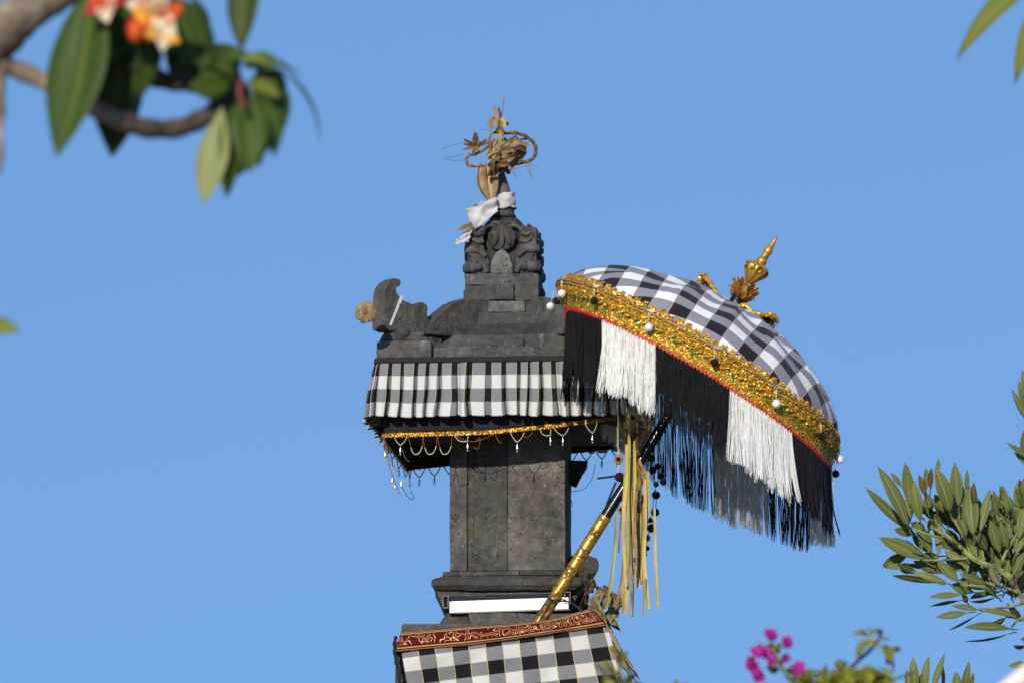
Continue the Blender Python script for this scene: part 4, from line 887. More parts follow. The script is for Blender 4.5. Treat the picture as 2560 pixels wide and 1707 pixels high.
# ------------------------------------------------------------------ strings of pompoms under the canopy
for si, (x0, y0, items, lab) in enumerate(((1545,1040,[(1546,1148,11,'ring'),(1549,1192,14,'b'),(1553,1238,15,'b'),(1553,1275,9,'ring'),(1591,1220,8,'ring')],'string of black pompoms and wooden rings hanging left of the palm strips'),
        (1628,1100,[(1628,1145,11,'b'),(1632,1175,11,'b'),(1640,1237,12,'b'),(1638,1280,12,'b'),(1628,1320,12,'b'),(1616,1345,9,'ring'),(1618,1370,7,'b')],'string of black pompoms hanging nearest the right side of the palm strips'),
        (1650,1080,[(1645,1165,9,'b'),(1652,1190,10,'b'),(1658,1205,9,'b'),(1640,1210,8,'b'),(1625,1300,8,'b'),(1590,1310,9,'b'),(1588,1400,7,'b')],'cluster string of small black pompoms behind the parasol pole'))):
    Ys = (-0.62, -0.52, -0.48)[si]; st = thing('pompom_string', W(x0, y0, Ys), lab, 'pompoms', 'pompom strings under the parasol')
    pth = [W(x0,y0-130,Ys)] + [W(x0,y0,Ys)] + [W(a,b,Ys) for a,b,_,_ in sorted(items, key=lambda t: t[1])]
    m = MB(); m.tube(smoothpath(pth, 5), .0014, 4); m.build('thread', M['thread_pale' if si == 0 else 'wire'], st)
    for i, (a, b, r, kd) in enumerate(items):
        if kd == 'b': pompom(W(a,b,Ys), r*MP(Ys), 'pom_black', st, 40+si*10+i)
        else:
            m = MB(); c = W(a,b,Ys); n1 = 18; rr3 = r*MP(Ys)
            m.tube([c+V((math.cos(2*math.pi*k/n1)*rr3*.8,-.003,math.sin(2*math.pi*k/n1)*rr3*.8)) for k in range(n1+1)], rr3*.32, 6); m.build('ring_bead', M['palm_dry'], st, smooth=True)
            m = MB(); m.sphere(c, rr3*.6, 8, 6); m.build('bead', M['pom_black'], st)
    if si == 0:
        beadline([W(1543,1070,Ys),W(1544,1100,Ys),W(1543,1115,Ys),W(1551,1130,Ys),W(1548,1145,Ys)], .0035, .009, 'bead_gold', st, None); beadline([W(1548,1160,Ys),W(1549,1178,Ys)], .0035, .007, 'bead_gold', st, None); beadline([W(1550,1205,Ys),W(1551,1222,Ys)], .0035, .007, 'bead_gold', st, None)
# ------------------------------------------------------------------ hanging palm strips
pal = thing('hanging_palm_decoration', W(1575,1530,-.68), 'bunch of yellow green palm leaf strips hanging below the parasol edge', 'decoration')
RP = random.Random(3)
strips = [([(1572,1060),(1573,1120),(1570,1230),(1572,1340),(1568,1460)],8,'palm_green'), ([(1580,1060),(1581,1150),(1578,1240),(1583,1340),(1595,1400),(1596,1430)],9,'palm_green'),
    ([(1566,1110),(1566,1200),(1560,1290),(1563,1400),(1567,1465)],9,'palm_fresh'), ([(1574,1120),(1576,1250),(1578,1380),(1580,1480),(1578,1540)],9,'palm_fresh'),
    ([(1597,1240),(1597,1330),(1598,1420),(1598,1468)],13,'palm_fresh'), ([(1608,1235),(1607,1330),(1603,1420),(1604,1460)],9,'palm_dry'), ([(1612,1200),(1613,1300),(1609,1400),(1616,1470),(1621,1522)],9,'palm_fresh'),
    ([(1565,1440),(1563,1480),(1560,1532)],15,'palm_fresh'), ([(1636,1270),(1637,1330),(1638,1400),(1641,1460),(1643,1520)],7,'palm_fresh'),
    ([(1540,1280),(1538,1350),(1532,1420),(1522,1480),(1515,1520)],7,'palm_green'), ([(1561,1180),(1558,1290),(1560,1380),(1553,1450),(1546,1524)],6,'palm_green'),
    ([(1556,1260),(1550,1330),(1547,1380)],4,'palm_rust'), ([(1562,1330),(1556,1430),(1545,1490),(1539,1522)],4,'palm_rust'), ([(1592,1210),(1587,1300),(1590,1400),(1582,1455)],6,'palm_dry'),
    ([(1612,1440),(1611,1490),(1609,1538)],5,'palm_green'), ([(1600,1200),(1605,1300),(1612,1360),(1616,1390)],4,'palm_rust'), ([(1586,1100),(1588,1200),(1586,1300),(1590,1380),(1592,1440)],7,'palm_fresh'),
    ([(1575,1300),(1576,1400),(1579,1460),(1578,1542)],6,'palm_dry'), ([(1618,1180),(1618,1260),(1610,1340),(1608,1420)],11,'palm_green')]
for pts, wd, mt in strips:
    y = RP.uniform(-.71,-.65); m = MB(); pp = smoothpath([W(a,b,y+RP.uniform(-.006,.006)) for a,b in pts], 6); tw = RP.uniform(-.7,.7)
    m.ribbon(pp, [wd*MP(-.68)*(0.75+.35*math.sin(min(1,i/len(pp)*1.2)*2.6)) for i in range(len(pp))], [V((math.cos(tw*i/len(pp)), math.sin(tw*i/len(pp)), 0)) for i in range(len(pp))], .0014, .3); m.build('palm_strip', M[mt], pal)
for corners, mt in (([(1558,1050),(1580,1060),(1574,1105),(1562,1110)],'palm_rust'), ([(1582,1090),(1620,1070),(1600,1125),(1588,1140)],'palm_rust'), ([(1586,1140),(1612,1185),(1600,1240),(1582,1180)],'palm_rust'),
                    ([(1594,1130),(1616,1190),(1606,1215),(1590,1200)],'palm_dry'), ([(1565,1040),(1590,1050),(1584,1100),(1572,1090)],'palm_rust'), ([(1600,1090),(1635,1050),(1622,1085),(1596,1140)],'palm_dry'), ([(1570,1085),(1590,1080),(1592,1160),(1572,1170)],'palm_dark'), ([(1580,1230),(1606,1230),(1602,1285),(1584,1290)],'palm_dark')):
    y = RP.uniform(-.67,-.63); flap([W(a,b,y+RP.uniform(-.02,.02)) for a,b in corners], 'leaf_fold', mt, pal, .008, RP.random()*50, 6)
for a, b in (((1560,1010),(1566,1070)),((1572,1000),(1570,1060)),((1588,1010),(1590,1080)),((1600,1010),(1612,1070)),((1638,1020),(1612,1085)),((1585,995),(1604,1050))):
    m = MB(); m.ribbon([W(*a,-.66),W((a[0]+b[0])/2+3,(a[1]+b[1])/2,-.67),W(*b,-.67)], [.003,.010,.014], (1,.2,0), .0014, .3); m.build('palm_strip', M[RP.choice(['palm_rust','palm_fresh'])], pal)
# ------------------------------------------------------------------ dry leaves tucked beside the pole, wires
dry = thing('dry_leaf_bundle', W(1500,1600,-.5), 'bundle of withered brown and grey leaves tucked behind the brocade corner', 'leaves')
RD = random.Random(9)
def leafmesh(m, base, tip, width, nrm, fold=0.25, curl=0.1, n=8, shape=1.0, peti=0.0, wav=0.0, seed=0):
    base, tip = V(base), V(tip); ax = tip-base; L = ax.length; t_ = ax/L; nrm = V(nrm); nn = (nrm - t_*nrm.dot(t_)); nn = nn.normalized() if nn.length > 1e-5 else t_.orthogonal().normalized(); sd = t_.cross(nn)
    rows = []; uvs = []
    for i in range(n+1):
        t = i/n; wv = math.sin(math.pi*min(1,max(0,t))**shape)**0.85; wv = max(wv, 0.03); h = width/2*wv
        c = base + ax*t + nn*(curl*L*(4*t*(1-t)*.5 - t*t*.6))
        for a in (-1,-.5,0,.5,1): 
            rows.append(c + sd*h*a + nn*(fold*h*abs(a)**1.4 + wav*h*math.sin(t*11+a*2+seed))); uvs.append((a, t))
    fs = [(i*5+k, i*5+k+1, i*5+k+6, i*5+k+5) for i in range(n) for k in range(4)]
    m.add(rows, fs, uvs)
    if peti: m.tube([base, base - t_*peti*.5 - nn*curl*.05, base - t_*peti], width*.035+.0008, 4)
def leaf(parent, base, tip, width, nrm, mat, name='leaf', **kw):
    m = MB(); leafmesh(m, base, tip, width, nrm, **kw); return m.build(name, M[mat], parent, smooth=True, solid=0.0008)
for i in range(20):
    x, y = RD.uniform(1462,1540), 0; y = RD.uniform(1420,1500) + (x-1462)*.9; a = RD.uniform(-1.2,.3)-1.0; L = RD.uniform(28,56)
    leaf(dry, W(x,y,-.52+RD.uniform(-.05,.1)), W(x+L*math.cos(a)*.8, y-L*math.sin(a), -.52+RD.uniform(-.1,.1)), RD.uniform(.022,.045), (RD.uniform(-1,.6),-1,RD.uniform(-.4,.8)), RD.choice(['leaf_grey','leaf_grey','palm_dark','palm_dry']), fold=.5, curl=RD.uniform(-.3,.3), wav=.2, seed=i)
for i in range(34):                                           # straw hanging down the right edge of the wrap
    if i < 16: p0, p1 = (RD.uniform(1465,1500), RD.uniform(1495,1520)), (RD.uniform(1500,1530), RD.uniform(1545,1580))
    else: p0, p1 = (RD.uniform(1512,1530), RD.uniform(1570,1620)), (RD.uniform(1545,1600), RD.uniform(1650,1760))
    m = MB(); y = BF+RD.uniform(-.02,.10); m.ribbon(smoothpath([W(*p0,y), W((p0[0]+p1[0])/2+RD.uniform(-4,8),(p0[1]+p1[1])/2+RD.uniform(-6,4),y-.02), W(*p1,y)],4), [.003,.006,.007,.007,.007,.006,.005,.004,.002], (RD.uniform(-1,1),RD.uniform(-1,1),.3), .0012); m.build('straw', M[RD.choice(['palm_dark','palm_rust','palm_dry'])], dry)
for (x, y, tx, ty) in ((1515,1540,1545,1562),(1520,1560,1538,1535),(1512,1585,1530,1575),(1505,1500,1548,1512),(1510,1518,1530,1490)):
    leaf(dry, W(x,y,-.6), W(tx,ty,-.62), .03, (-.4,-1,.3), 'leaf_grey', fold=.6, curl=.2, wav=.25, seed=x)
cab = thing('dark_cable', W(1400,1560,BF), 'dark wire twisted round the gilt pole by the lamp', 'wire')
for pts in ([(1372,1492),(1385,1500),(1402,1497),(1425,1505),(1450,1520),(1470,1545),(1492,1570),(1512,1582)],[(1370,1496),(1388,1506),(1408,1502),(1432,1508),(1455,1530),(1466,1545)],[(1375,1498),(1350,1525),(1330,1552)],[(1378,1503),(1360,1530),(1346,1553)],[(1368,1490),(1380,1497),(1398,1503),(1404,1494)]):
    m = MB(); m.tube(smoothpath([W(a,b,PY-.035 if i < 9 else PY) for i,(a,b) in enumerate(pts)], 6), .0026, 6); m.build('wire_strand', M['wire'], cab)
lc = thing('loose_cord', W(1488,1230,-.4), 'thin dark cords dangling under the shrine roof', 'cord')
for pts, Y in (([(1488,1160),(1480,1195),(1460,1222),(1425,1228)],-.4),([(1424,1235),(1428,1250),(1431,1265)],-.3),([(1493,1195),(1520,1192),(1545,1188)],-.55),([(1540,1205),(1525,1240),(1512,1275)],-.62),([(1000,1205),(1015,1235),(1028,1248),(1034,1240),(1026,1225)],.2)):
    m = MB(); m.tube(smoothpath([W(a,b,Y) for a,b in pts], 6), .0012 if Y > -.5 else .004, 4); m.build('cord', M['wire'], lc)
# dark bracket under the right of the roof
m = MB(); m.prism([W(a,b,.02) for a,b in ((1405,1150),(1470,1150),(1466,1166),(1441,1215),(1420,1206),(1405,1190))], (0,.05,0)); m.build('roof_bracket', M['stone_dark'], shrine, bevel=.003)
# ------------------------------------------------------------------ frangipani tree, upper left and nearer the camera
FY = -6.6
def fr(a, b, dy=0.0): return W(a, b, FY+dy)
fra = thing('frangipani_tree', (fr(-260,300).x, FY+.3, 0), 'frangipani tree with large glossy leaves and cream red flowers overhanging from the left', 'tree')
fm = MP(FY)
m = MB()
tb = V((fr(-260,300).x, FY+.3, 0)); m.tube(smoothpath([tb, tb+V((.05,0,1.5)), tb+V((-.03,0,2.7)), fr(-240,420,.3), fr(-130,200,.1), fr(0,78), fr(85,22), fr(180,-40), fr(330,-160)], 6), [(.15-.112*min(1,i/36))*(1+.05*math.sin(i*2.3)) for i in range(49)], 12); m.build('trunk', M['bark'], fra, smooth=True)
for pts, r0, r1, mt in (([(-60,110),(5,160),(80,190),(200,250),(290,298),(340,314)],.020,.020,'bark'), ([(310,305),(370,322),(450,320),(520,288),(572,245),(592,205)],.021,.019,'bark_dark_shaded'), ([(340,150),(390,195),(450,206),(520,212),(580,222)],.021,.020,'bark_dark_shaded'), ([(-6,90),(0,200),(2,300),(-2,430)],.014,.006,'bark')):  # darker bark on the lower right length paints its shade
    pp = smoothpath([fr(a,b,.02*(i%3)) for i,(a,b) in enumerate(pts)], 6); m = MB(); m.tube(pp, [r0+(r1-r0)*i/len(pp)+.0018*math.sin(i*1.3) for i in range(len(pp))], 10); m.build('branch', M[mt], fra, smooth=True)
m = MB(); pp = smoothpath([fr(370,320),fr(450,320),fr(520,288),fr(580,235)], 6)
FL = [((232,-30),(155,402),165,'leaf_frangipani',(-.35,-1,.25),-.10,.30), ((330,70),(277,394),150,'leaf_frangipani',(.5,-1,-.6),-.03,-.35), ((300,110),(287,298),110,'leaf_frangipani',(.2,-1,.5),.04,.35),
      ((430,-10),(512,222),125,'leaf_frangipani',(.5,-1,.1),.10,.30), ((465,-20),(522,110),60,'leaf_frangipani',(.9,-.5,.3),.15,.3), ((625,-90),(601,125),88,'leaf_frangipani',(-.3,-1,.1),.05,.3), ((252,60),(290,160),90,'leaf_frangipani',(.4,-1,.4),.08,.3),
      ((575,190),(478,150),55,'leaf_frangipani',(0,-.5,1),.10,.25), ((560,215),(470,190),80,'leaf_frangipani',(0,-1,-.3),-.05,.2), ((590,170),(752,170),55,'leaf_frangipani',(.1,-.5,1),.25,.2), ((600,150),(680,160),60,'leaf_yellow',(.2,-.8,1),.2,.2), ((660,160),(828,332),34,'leaf_frangipani',(.6,-.3,.6),.25,.2),
      ((690,200),(716,322),40,'leaf_frangipani',(.7,-.8,.2),.2,.2), ((620,205),(700,240),50,'leaf_yellow',(.1,-1,.5),.15,.2), ((555,268),(512,512),88,'leaf_sunlit',(-.35,-1,.1),-.05,.2), ((585,270),(568,496),78,'leaf_frangipani',(.7,-1,-.4),.02,-.3),
      ((610,250),(648,412),92,'leaf_frangipani',(.1,-1,.2),.08,.25), ((650,245),(692,385),70,'leaf_frangipani',(.8,-1,.1),.15,.3), ((600,255),(600,440),95,'leaf_frangipani',(.3,-1,-.7),.0,-.3), ((585,160),(565,235),60,'leaf_frangipani',(0,-1,0),.1,.2), ((-70,840),(46,822),92,'leaf_yellow',(0,-.8,.8),.12,.25), ((-120,700),(-40,560),60,'leaf_frangipani',(0,-1,.2),.1,.3), ((400,30),(440,150),80,'leaf_frangipani',(-.2,-1,-.2),.1,.3), ((250,20),(300,330),120,'leaf_frangipani',(.6,-1,-.3),.05,.3), ((380,60),(350,250),70,'leaf_frangipani',(.5,-1,-.6),.05,.3), ((455,60),(440,215),90,'leaf_frangipani',(.3,-1,-.5),.05,.3), ((600,160),(500,175),70,'leaf_frangipani',(.1,-1,-.4),.1,.2), ((640,180),(690,300),80,'leaf_frangipani',(.5,-1,-.3),.1,.3), ((620,240),(625,430),100,'leaf_frangipani',(.2,-1,.1),.05,.3), ((575,250),(585,400),90,'leaf_frangipani',(.6,-1,-.6),.0,.3), ((540,150),(640,140),50,'leaf_frangipani',(.1,-.8,.6),.2,.2), ((330,-30),(300,110),90,'leaf_frangipani',(.3,-1,-.3),.05,.3), ((440,20),(500,120),110,'leaf_frangipani',(.4,-1,.0),.05,.3), ((300,90),(310,240),100,'leaf_frangipani',(.2,-1,.3),.05,.3), ((480,120),(560,180),80,'leaf_frangipani',(.2,-1,-.3),.05,.3), ((560,130),(520,240),90,'leaf_frangipani',(.2,-1,-.5),.05,.3), ((640,160),(720,250),60,'leaf_frangipani',(.5,-1,.2),.15,.3), ((600,190),(560,330),90,'leaf_frangipani',(.4,-1,-.6),.05,.3), ((660,230),(650,400),80,'leaf_frangipani',(.5,-1,-.2),.1,.3), ((590,160),(480,130),60,'leaf_frangipani',(.1,-.8,.5),.1,.2), ((600,170),(540,110),60,'leaf_frangipani',(.0,-1,.3),.1,.2), ((610,165),(700,150),56,'leaf_frangipani',(.1,-.9,.4),.2,.2), ((575,215),(470,215),70,'leaf_frangipani',(.1,-1,-.5),.05,.2), ((600,200),(530,270),80,'leaf_frangipani',(.3,-1,-.5),.05,.2), ((640,190),(680,230),70,'leaf_frangipani',(.3,-1,-.2),.1,.2), ((590,260),(570,470),90,'leaf_frangipani',(.5,-1,-.3),.03,.3), ((270,120),(255,330),110,'leaf_frangipani',(.4,-1,-.4),.05,.3)]
for i, (a, b, wd, mt, nn, curl, fold) in enumerate(FL):
    dy = -.06+.03*((i*5)%7); leaf(fra, fr(*a,dy), fr(*b,dy-.05+.02*(i%4)), wd*fm, nn, mt, fold=fold, curl=curl, n=10, shape=.85 if i != 14 else 1.1, wav=.03, seed=i)
m = MB(); m.tube(smoothpath([fr(-60,835,.0),fr(-140,800,.1),fr(-240,760,.3)], 5), .01, 8); m.build('branch', M['bark'], fra)
def flower(c, r, mats, seed, parent):
    rr4 = random.Random(seed); root = None; up = V((rr4.uniform(-.5,.5),-1,rr4.uniform(-.4,.3))).normalized(); a = up.orthogonal().normalized(); b = up.cross(a)
    m = MB(); m.tube([c-up*r*.05, c-up*r*-.3-V((0,-.02,-.02)), c-V((0,-.05,-.04))], .004, 5); fl = m.build('flower', M['petal_red'], parent)
    for k in range(5):
        an = 2*math.pi*k/5+seed; d = (a*math.cos(an)+b*math.sin(an)); mm = MB(); leafmesh(mm, c, c+d*r+up*r*.45, r*.85, up, fold=.35, curl=.2, n=6, shape=.75); mm.build('petal', M[mats[k % len(mats)]], fl, smooth=True, solid=.001)
flower(fr(272,12,-.12), .050, ['petal_white','petal_red','petal_white','petal_orange','petal_red'], 1, fra)
flower(fr(405,42,-.12), .056, ['petal_white','petal_yellow','petal_orange','petal_white','petal_orange'], 4, fra)
flower(fr(402,92,-.13), .040, ['petal_yellow','petal_white','petal_white','petal_yellow','petal_white'], 2, fra)
flower(fr(372,20,-.10), .045, ['petal_red','petal_orange','petal_red','petal_white','petal_red'], 8, fra)
m = MB(); m.sphere(fr(341,80,-.13), .021, 10, 8, (.85,.85,1.15)); m.build('flower_bud', M['petal_orange'], fra, smooth=True)
m = MB(); m.sphere(fr(336,70,-.12), .020, 10, 8, (.85,.85,1.15)); m.build('flower_bud', M['petal_red'], fra, smooth=True)
m = MB(); m.tube(smoothpath([fr(340,80,-.12),fr(345,20,-.1),fr(350,-60,0),fr(335,-150,0)], 4), .006, 6); m.build('flower_stalk', M['petal_red'], fra)
m = MB(); m.tube(smoothpath([fr(612,275,-.12),fr(600,240,-.12),fr(600,205,-.10)],4), [.003,.005,.006,.006,.006,.006,.005,.005,.004], 7); m.build('flower_stalk', M['stalk'], fra)
# ------------------------------------------------------------------ second tree, upper right, with a pale limb
GY = -5.2
gb = W(3050,1400,GY); g2 = thing('pale_barked_tree', (gb.x, GY, 0), 'pale barked tree whose narrow leaves dip into the upper right corner', 'tree')
m = MB(); m.tube(smoothpath([V((gb.x,GY,0)), V((gb.x,GY,1.4)), W(3040,1300,GY), W(2980,600,GY), W(2760,-40,GY), W(2640,-200,GY)], 6), [.085-.068*i/31 for i in range(31)], 12); m.build('trunk', M['bark_pale'], g2, smooth=True)
m = MB(); m.tube(smoothpath([W(3045,1400,GY), W(2780,1552,GY-.1), W(2620,1652,GY-.2), W(2545,1702,GY-.2), W(2450,1780,GY-.2), W(2380,1860,GY-.1)], 6), [.034-.016*i/31 for i in range(31)], 10); m.build('branch', M['bark_pale'], g2, smooth=True)
gm = MP(GY)
for i, (a, b, wd, nn, curl) in enumerate((((2640,-75),(2386,122),66,(-.2,-1,.7),.18),((2690,-30),(2524,176),72,(-.6,-1,.3),.30),((2640,-160),(2500,-60),60,(0,-1,.3),.1),((2720,-60),(2640,120),60,(0,-1,.2),.1))):
    leaf(g2, W(*a,GY), W(*b,GY-.05), wd*gm, nn, 'leaf_yellow', fold=.3, curl=curl, n=10, seed=i)
m = MB(); m.tube(smoothpath([W(2745,-62,GY),W(2680,-72,GY),W(2630,-80,GY)], 4), .012, 6); m.build('branch', M['bark_pale'], g2); m = MB(); m.tube(smoothpath([W(2850,210,GY),W(2760,70,GY),W(2700,-20,GY)], 4), .01, 6); m.build('branch', M['bark_pale'], g2)
# ------------------------------------------------------------------ trumpet tree on the right
TY = -1.2
tt = thing('trumpet_tree', (W(3000,1500,TY).x, TY+.3, 0), 'trumpet tree with clusters of narrow grey green leaves at the right edge', 'tree')
def tz(a, b, dy=0.0): return W(a/2.815+1850, b/2.815+1150, TY+dy)
tm = MP(TY)/2.815
bx_ = W(3000,1500,TY).x
m = MB(); m.tube(smoothpath([V((bx_,TY+.3,0)), V((bx_+.05,TY+.3,1.2)), W(2960,1720,TY+.3), W(2800,1560,TY+.2), tz(2000,870,.1), tz(1900,830,.05)], 6), [.13*(1-i/31)**1.6+.009 for i in range(31)], 12); m.build('trunk', M['bark'], tt, smooth=True)
BR = [([(1920,835),(1820,770),(1720,730),(1640,690),(1560,620),(1480,550),(1400,500),(1340,470)],.013,.005,'twig'), ([(1600,690),(1500,695),(1400,705),(1300,700)],.005,.003,'twig'), ([(1560,620),(1480,560),(1330,525),(1200,470)],.006,.003,'twig'),
      ([(1900,830),(1870,760),(1850,700),(1900,600),(1960,500)],.008,.004,'twig'), ([(1900,830),(1960,930),(2000,1000),(2060,1080)],.010,.007,'bark'), ([(1960,930),(1880,900),(1800,880),(1700,850)],.006,.003,'twig'), ([(2000,1000),(1900,1030),(1780,1040),(1680,1040)],.006,.003,'twig'),
      ([(2060,1080),(1960,1120),(1900,1190)],.005,.003,'twig'), ([(1720,730),(1700,620),(1660,540),(1600,480)],.005,.003,'twig'), ([(1640,690),(1600,600),(1560,520),(1480,380)],.004,.0025,'twig'), ([(1400,500),(1300,420),(1200,340)],.004,.0025,'twig'),
      ([(1300,1760),(1320,1650),(1310,1590)],.007,.004,'twig'), ([(1560,1760),(1570,1650),(1560,1590)],.006,.004,'twig'), ([(2200,1300),(2050,1280),(1990,1270)],.006,.003,'twig'), ([(2200,1250),(2100,1180),(2060,1080)],.012,.010,'bark'), ([(2200,1250),(1900,1600),(1560,1760),(1300,1760)],.014,.007,'bark'), ([(2120,500),(2040,300),(1990,150)],.007,.004,'twig')]
for pts, r0, r1, mt in BR:
    pp = smoothpath([tz(a,b,.03*math.sin(i*2.1)) for i,(a,b) in enumerate(pts)], 5); m = MB(); m.tube(pp, [r0+(r1-r0)*i/len(pp) for i in range(len(pp))], 7); m.build('branch', M[mt], tt, smooth=True)
m = MB(); m.tube(smoothpath([W(2960,1720,TY+.3), W(2780,1640,TY+.1), tz(2200,1250)], 6), [.05-.035*i/13 for i in range(13)], 8); m.build('branch', M['bark'], tt, smooth=True)
TL = [(1190,480,980,40,95,0),(1180,490,880,190,66,1),(1200,330,1165,10,80,0),(1140,190,1060,85,40,0),(1270,430,1220,145,80,0),(1300,250,1260,100,52,3),(1340,210,1350,50,46,3),(1310,210,1310,50,42,0),(1480,370,1380,50,105,0),(1540,330,1510,15,84,0),(1397,100,1395,-15,28,0),(1590,220,1600,65,32,0),
      (1645,535,1610,170,115,0),(1690,510,1760,200,62,0),(1592,545,1490,260,95,0),(1350,655,1240,430,88,0),(1395,675,1405,430,46,0),(1310,695,970,540,92,0),(1300,665,1080,545,60,1),(1540,855,1390,710,84,0),(1420,795,1220,710,62,1),(1390,862,1065,802,56,1),(1465,868,1210,780,48,0),(1800,884,1490,872,58,0),(1740,872,1550,800,58,0),
      (1560,942,1330,962,46,0),(1550,985,1335,1022,40,1),(1680,1052,1490,1022,46,0),(1600,1072,1380,1102,50,0),(1660,1092,1465,1196,32,1),(1905,1186,1580,1170,72,0),(1890,1222,1580,1282,32,1),(1960,1112,1710,1048,52,0),(1830,885,1755,740,64,0),(1830,655,1760,420,74,0),(1885,625,1830,430,60,0),(1740,640,1660,500,70,0),(1440,370,1370,240,70,1),(1720,740,1590,580,78,0),(1600,800,1590,610,40,0),
      (1550,320,1560,170,70,1),(1660,330,1640,160,50,0),(1900,560,1890,360,46,0),(1800,390,1780,250,60,0),(1880,350,1860,270,40,0),(1940,330,1950,150,36,0),(1990,260,2000,120,40,0),(1960,560,2010,300,70,0),(1990,340,1940,190,40,0),(2010,360,1910,330,46,0),(1850,600,1700,340,80,1),(1780,640,1780,520,40,1),(1940,660,2000,500,56,0),(1920,820,2005,640,70,0),(1870,860,1890,700,50,0),(1690,860,1560,770,50,1),
      (1800,960,1620,1000,40,1),(1650,930,1480,880,60,1),(1560,700,1440,640,56,0),(1330,480,1330,420,44,1),(1400,400,1360,300,50,1),(1460,500,1460,400,34,1),(1700,700,1560,520,60,1),(1600,1000,1560,940,40,1),(1870,1110,1770,1150,46,1),(1930,1110,1840,1060,40,1),(1980,1110,1880,1010,44,1),(2010,1310,1925,1306,40,1),(2030,1260,1980,1262,40,0),(2060,1430,1888,1448,52,0),
      (1240,1640,1215,1385,66,0),(1185,1640,1175,1470,46,0),(1310,1620,1320,1375,56,0),(1345,1630,1442,1358,48,0),(1420,1660,1422,1395,40,1),(1520,1640,1525,1485,60,0),(1560,1640,1615,1415,50,0),(1615,1640,1646,1490,36,0),(1270,1640,1280,1500,50,1),(1560,1640,1500,1520,40,1),(1340,1640,1260,1520,44,1),
      (2060,-230,1910,-500,52,0),(2030,-360,1960,-560,60,0),(2020,-330,1990,-640,56,0),(1990,-40,2010,-230,56,0),(2080,60,1930,-60,50,0),(2080,0,1880,-120,40,0),(2060,-240,2010,-440,50,0)]
RT = random.Random(21)
for (a, b, c, d, wd, kd) in TL:
    dy = RT.uniform(-.06,.05) + (.06 if kd == 1 else 0); nn = (RT.uniform(-.5,.3),-1,RT.uniform(-.1,.6)) if kd != 1 else (RT.uniform(.2,.9),-.55,RT.uniform(-1.2,-.4))
    leaf(tt, tz(a,b,dy), tz(c,d,dy+RT.uniform(-.08,.04)), wd*tm*1.06, nn, 'leaf_bronze' if kd == 3 else 'leaf_trumpet', fold=RT.uniform(.1,.4), curl=RT.uniform(-.06,.16), n=10, shape=1.0, peti=.03, wav=.03, seed=a)
for i in range(190):                                          # inner foliage
    cx_, cy_ = RT.uniform(1540,2120), RT.uniform(330,960)
    if cx_ < 1700 and cy_ < 450: continue
    if cy_ > 860 and cx_ < 1750: continue
    a = RT.gauss(1.7,.75); L = RT.uniform(130,260); dy = RT.uniform(.02,.35)
    leaf(tt, tz(cx_,cy_,dy), tz(cx_+L*math.cos(a), cy_-L*math.sin(a), dy+RT.uniform(-.08,.08)), RT.uniform(36,74)*tm, (RT.uniform(-.9,.9),-1,RT.uniform(-.7,.9)), 'leaf_trumpet', fold=RT.uniform(.1,.4), curl=RT.uniform(-.1,.16), n=8, shape=1.1, peti=.03, seed=i)
for i in range(46):                                           # darker leaves behind the outer sprays
    cx_, cy_ = RT.uniform(1180,1640), RT.uniform(300,820)
    if cx_ < 1300 and (cy_ < 420 or 560 < cy_ < 640): continue
    a = RT.gauss(2.1 if cy_ < 600 else 2.7,.45); L = RT.uniform(110,220); dy = RT.uniform(.06,.22)
    leaf(tt, tz(cx_,cy_,dy), tz(cx_+L*math.cos(a), cy_-L*math.sin(a), dy+RT.uniform(-.06,.08)), RT.uniform(44,84)*tm, (RT.uniform(-.2,1.0),-1,RT.uniform(-1.0,.4)), 'leaf_trumpet', fold=RT.uniform(.1,.4), curl=RT.uniform(-.1,.16), n=8, shape=1.1, peti=.03, seed=i)
# ------------------------------------------------------------------ bougainvillea along the bottom
HY = -4.6
bo = thing('bougainvillea', (W(2100,1707,HY).x, HY, 0), 'bougainvillea shoots with magenta bracts and curled green leaves along the bottom edge', 'shrub')
def bq(a, b, dy=0.0): return W(a/4.704+1800, b/4.704+1500, HY+dy)
bm = MP(HY)/4.704; RB = random.Random(4)
rootp = V((W(2100,1707,HY).x, HY, 0))
for pts, r0 in (([(1000,1250),(830,960),(760,850),(690,700),(630,560),(620,500)],.005), ([(1200,1300),(1500,850),(1640,690),(1760,590),(1880,430),(1870,330)],.006), ([(1900,1100),(1990,900),(2040,780),(2030,700)],.004), ([(2300,840),(2150,890),(1960,960),(1800,1040)],.003), ([(760,850),(680,800),(600,800)],.003), ([(1760,560),(1900,530),(2040,570)],.004), ([(1560,800),(1450,790),(1400,760)],.003), ([(700,720),(780,690),(850,680)],.003)):
    m = MB(); pp = smoothpath([bq(a,b) for a,b in pts], 5); m.tube(pp, [r0*(1-.4*i/len(pp)) for i in range(len(pp))], 6); m.build('stem', M['bark_dark_shaded'] if pts[0][0] in (1200,1560,2300) else M['twig'], bo, smooth=True)
for k, e in enumerate((bq(1000,1250), bq(1200,1300), bq(1900,1100), bq(200,1500), bq(-800,1500), bq(-1450,1350))):
    m = MB(); m.tube(smoothpath([rootp+V((.1*(k-2),0,0)), rootp.lerp(e,.6)+V((.1,.05*k,.1)), e], 8), [.03-.024*i/16 for i in range(17)], 7); m.build('main_stem', M['bark_dark_shaded'], bo, smooth=True)
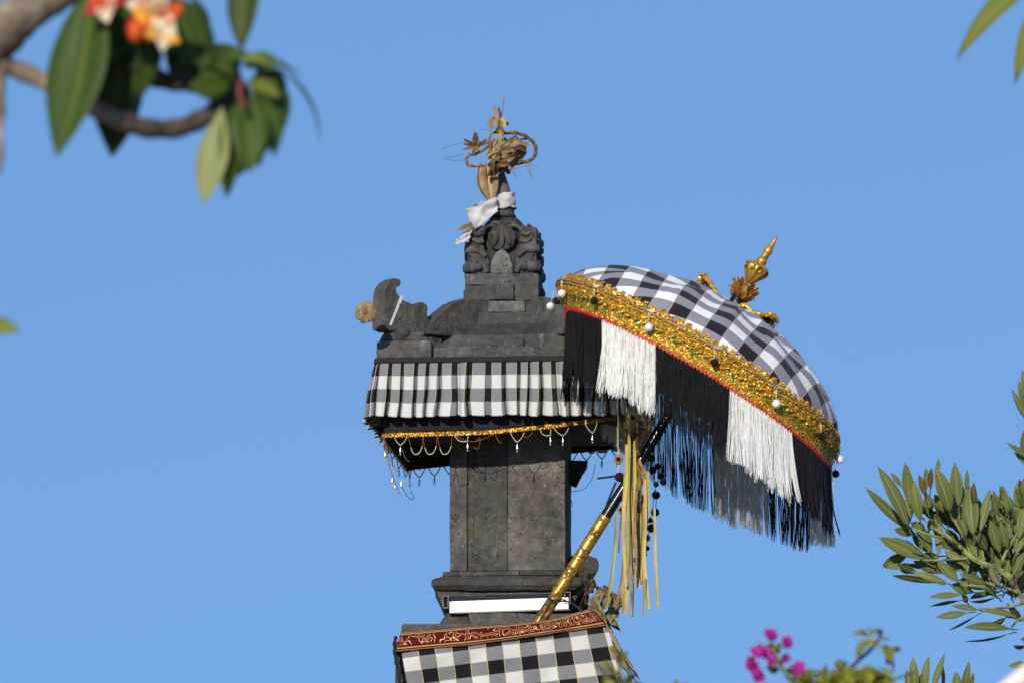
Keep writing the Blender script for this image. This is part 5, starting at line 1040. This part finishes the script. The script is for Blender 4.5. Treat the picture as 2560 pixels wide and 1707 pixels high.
for i, (a, b, L, rot) in enumerate(((600,490,175,1.6),(770,570,160,1.3),(480,680,185,2.0),(520,690,150,1.2),(440,830,180,2.4),(510,850,160,3.6),(650,800,170,1.9),(720,690,110,.2),(920,900,190,1.6),(410,720,120,3.0))):
    c = bq(a,b,RB.uniform(-.05,.05))
    for k in range(3):
        an = rot + (k-1)*.38; d = V((math.cos(an), RB.uniform(-.3,.3), math.sin(an))); mm = MB(); leafmesh(mm, c, c+d*L*bm*RB.uniform(.85,1.05), L*bm*.75, (RB.uniform(-.4,.4)+(k-1)*.8,-1,.2), fold=.5, curl=.12, n=6, shape=.8, wav=.08, seed=i); mm.build('bract', M['bract'], bo, smooth=True, solid=.0006)
BL = []
for (a, b, L, an) in ((1780,480,260,3.9),(1760,430,200,2.9),(1840,480,170,3.3),(1870,440,110,1.3),(1860,400,90,2.2),(1790,420,130,2.1),(1900,470,100,.2),(1950,540,200,5.0),(2010,560,190,4.5),(2020,580,110,0.1),(1970,600,180,4.9),(1400,830,160,1.5),(1420,800,120,.9),(1390,840,130,2.0),(1680,640,70,2.4),
      (1700,900,170,.8),(1650,860,200,.3),(1560,880,150,2.5),(1500,900,170,1.3),(1850,1000,190,1.5),(1760,980,180,1.1),(1640,1000,190,1.9),(1350,1000,170,1.4),(1420,980,170,2.4),(1200,1000,150,1.3),(1060,1000,160,1.5),(980,1020,150,2.1),(1120,1010,120,.8),(900,1010,120,1.2),(1280,1010,120,1.8),(1480,1000,150,.6),(1580,1010,150,1.0),(600,800,90,.4),(640,560,120,2.9),(650,560,100,.4),(780,690,80,.1),(790,850,90,1.1),(740,760,110,2.6),(780,1010,90,.3),(690,820,150,2.9),(2000,1000,120,1.0),(1900,1020,150,2.1),(640,640,130,1.2),(640,650,120,2.0)):
    BL.append((a,b,L,an))
for i in range(120):
    BL.append((RB.uniform(880,2000), RB.uniform(900,1120), RB.uniform(90,190), RB.uniform(.2,3.0)))
for (a, b, L, an) in ((-1180,880,90,2.6),(-1190,800,110,1.2),(-1170,720,150,1.5),(-1210,640,110,2.4),(-1230,600,90,1.9),(-1140,640,80,.6),(-1280,760,120,2.9),(-1250,860,140,2.6),(-1180,980,150,1.5),(-1090,960,160,.8),(-1050,1000,140,1.7),(-1270,980,150,2.4),(-1230,1000,140,3.0),(-1120,1040,150,1.1),(-1000,1050,130,.9),(-1020,990,90,.2),(-500,1010,90,1.9),(-470,1020,100,.5),(-520,1040,90,2.6)):
    BL.append((a,b,L,an))
for i, (a, b, L, an) in enumerate(BL):
    dy = RB.uniform(-.12,.12); leaf(bo, bq(a,b,dy), bq(a+L*math.cos(an), b-L*math.sin(an), dy+RB.uniform(-.06,.06)), L*bm*RB.uniform(.5,.75), (RB.uniform(-.9,.9),-1,RB.uniform(-.3,.9)), 'leaf_boug', fold=.45, curl=RB.uniform(.0,.3), n=6, shape=.75, wav=.1, seed=i)
for pts in ([(-1450,1350),(-1250,1000),(-1190,850),(-1190,700),(-1210,610)],[(-1190,900),(-1080,1010),(-1000,1060)],[(-1460,740),(-1330,880),(-1220,1010)],[(-800,1500),(-560,1100),(-500,1010)]):
    m = MB(); pp = smoothpath([bq(a,b) for a,b in pts], 5); m.tube(pp, .0035, 6); m.build('stem', M['bark_dark_shaded'], bo, smooth=True)
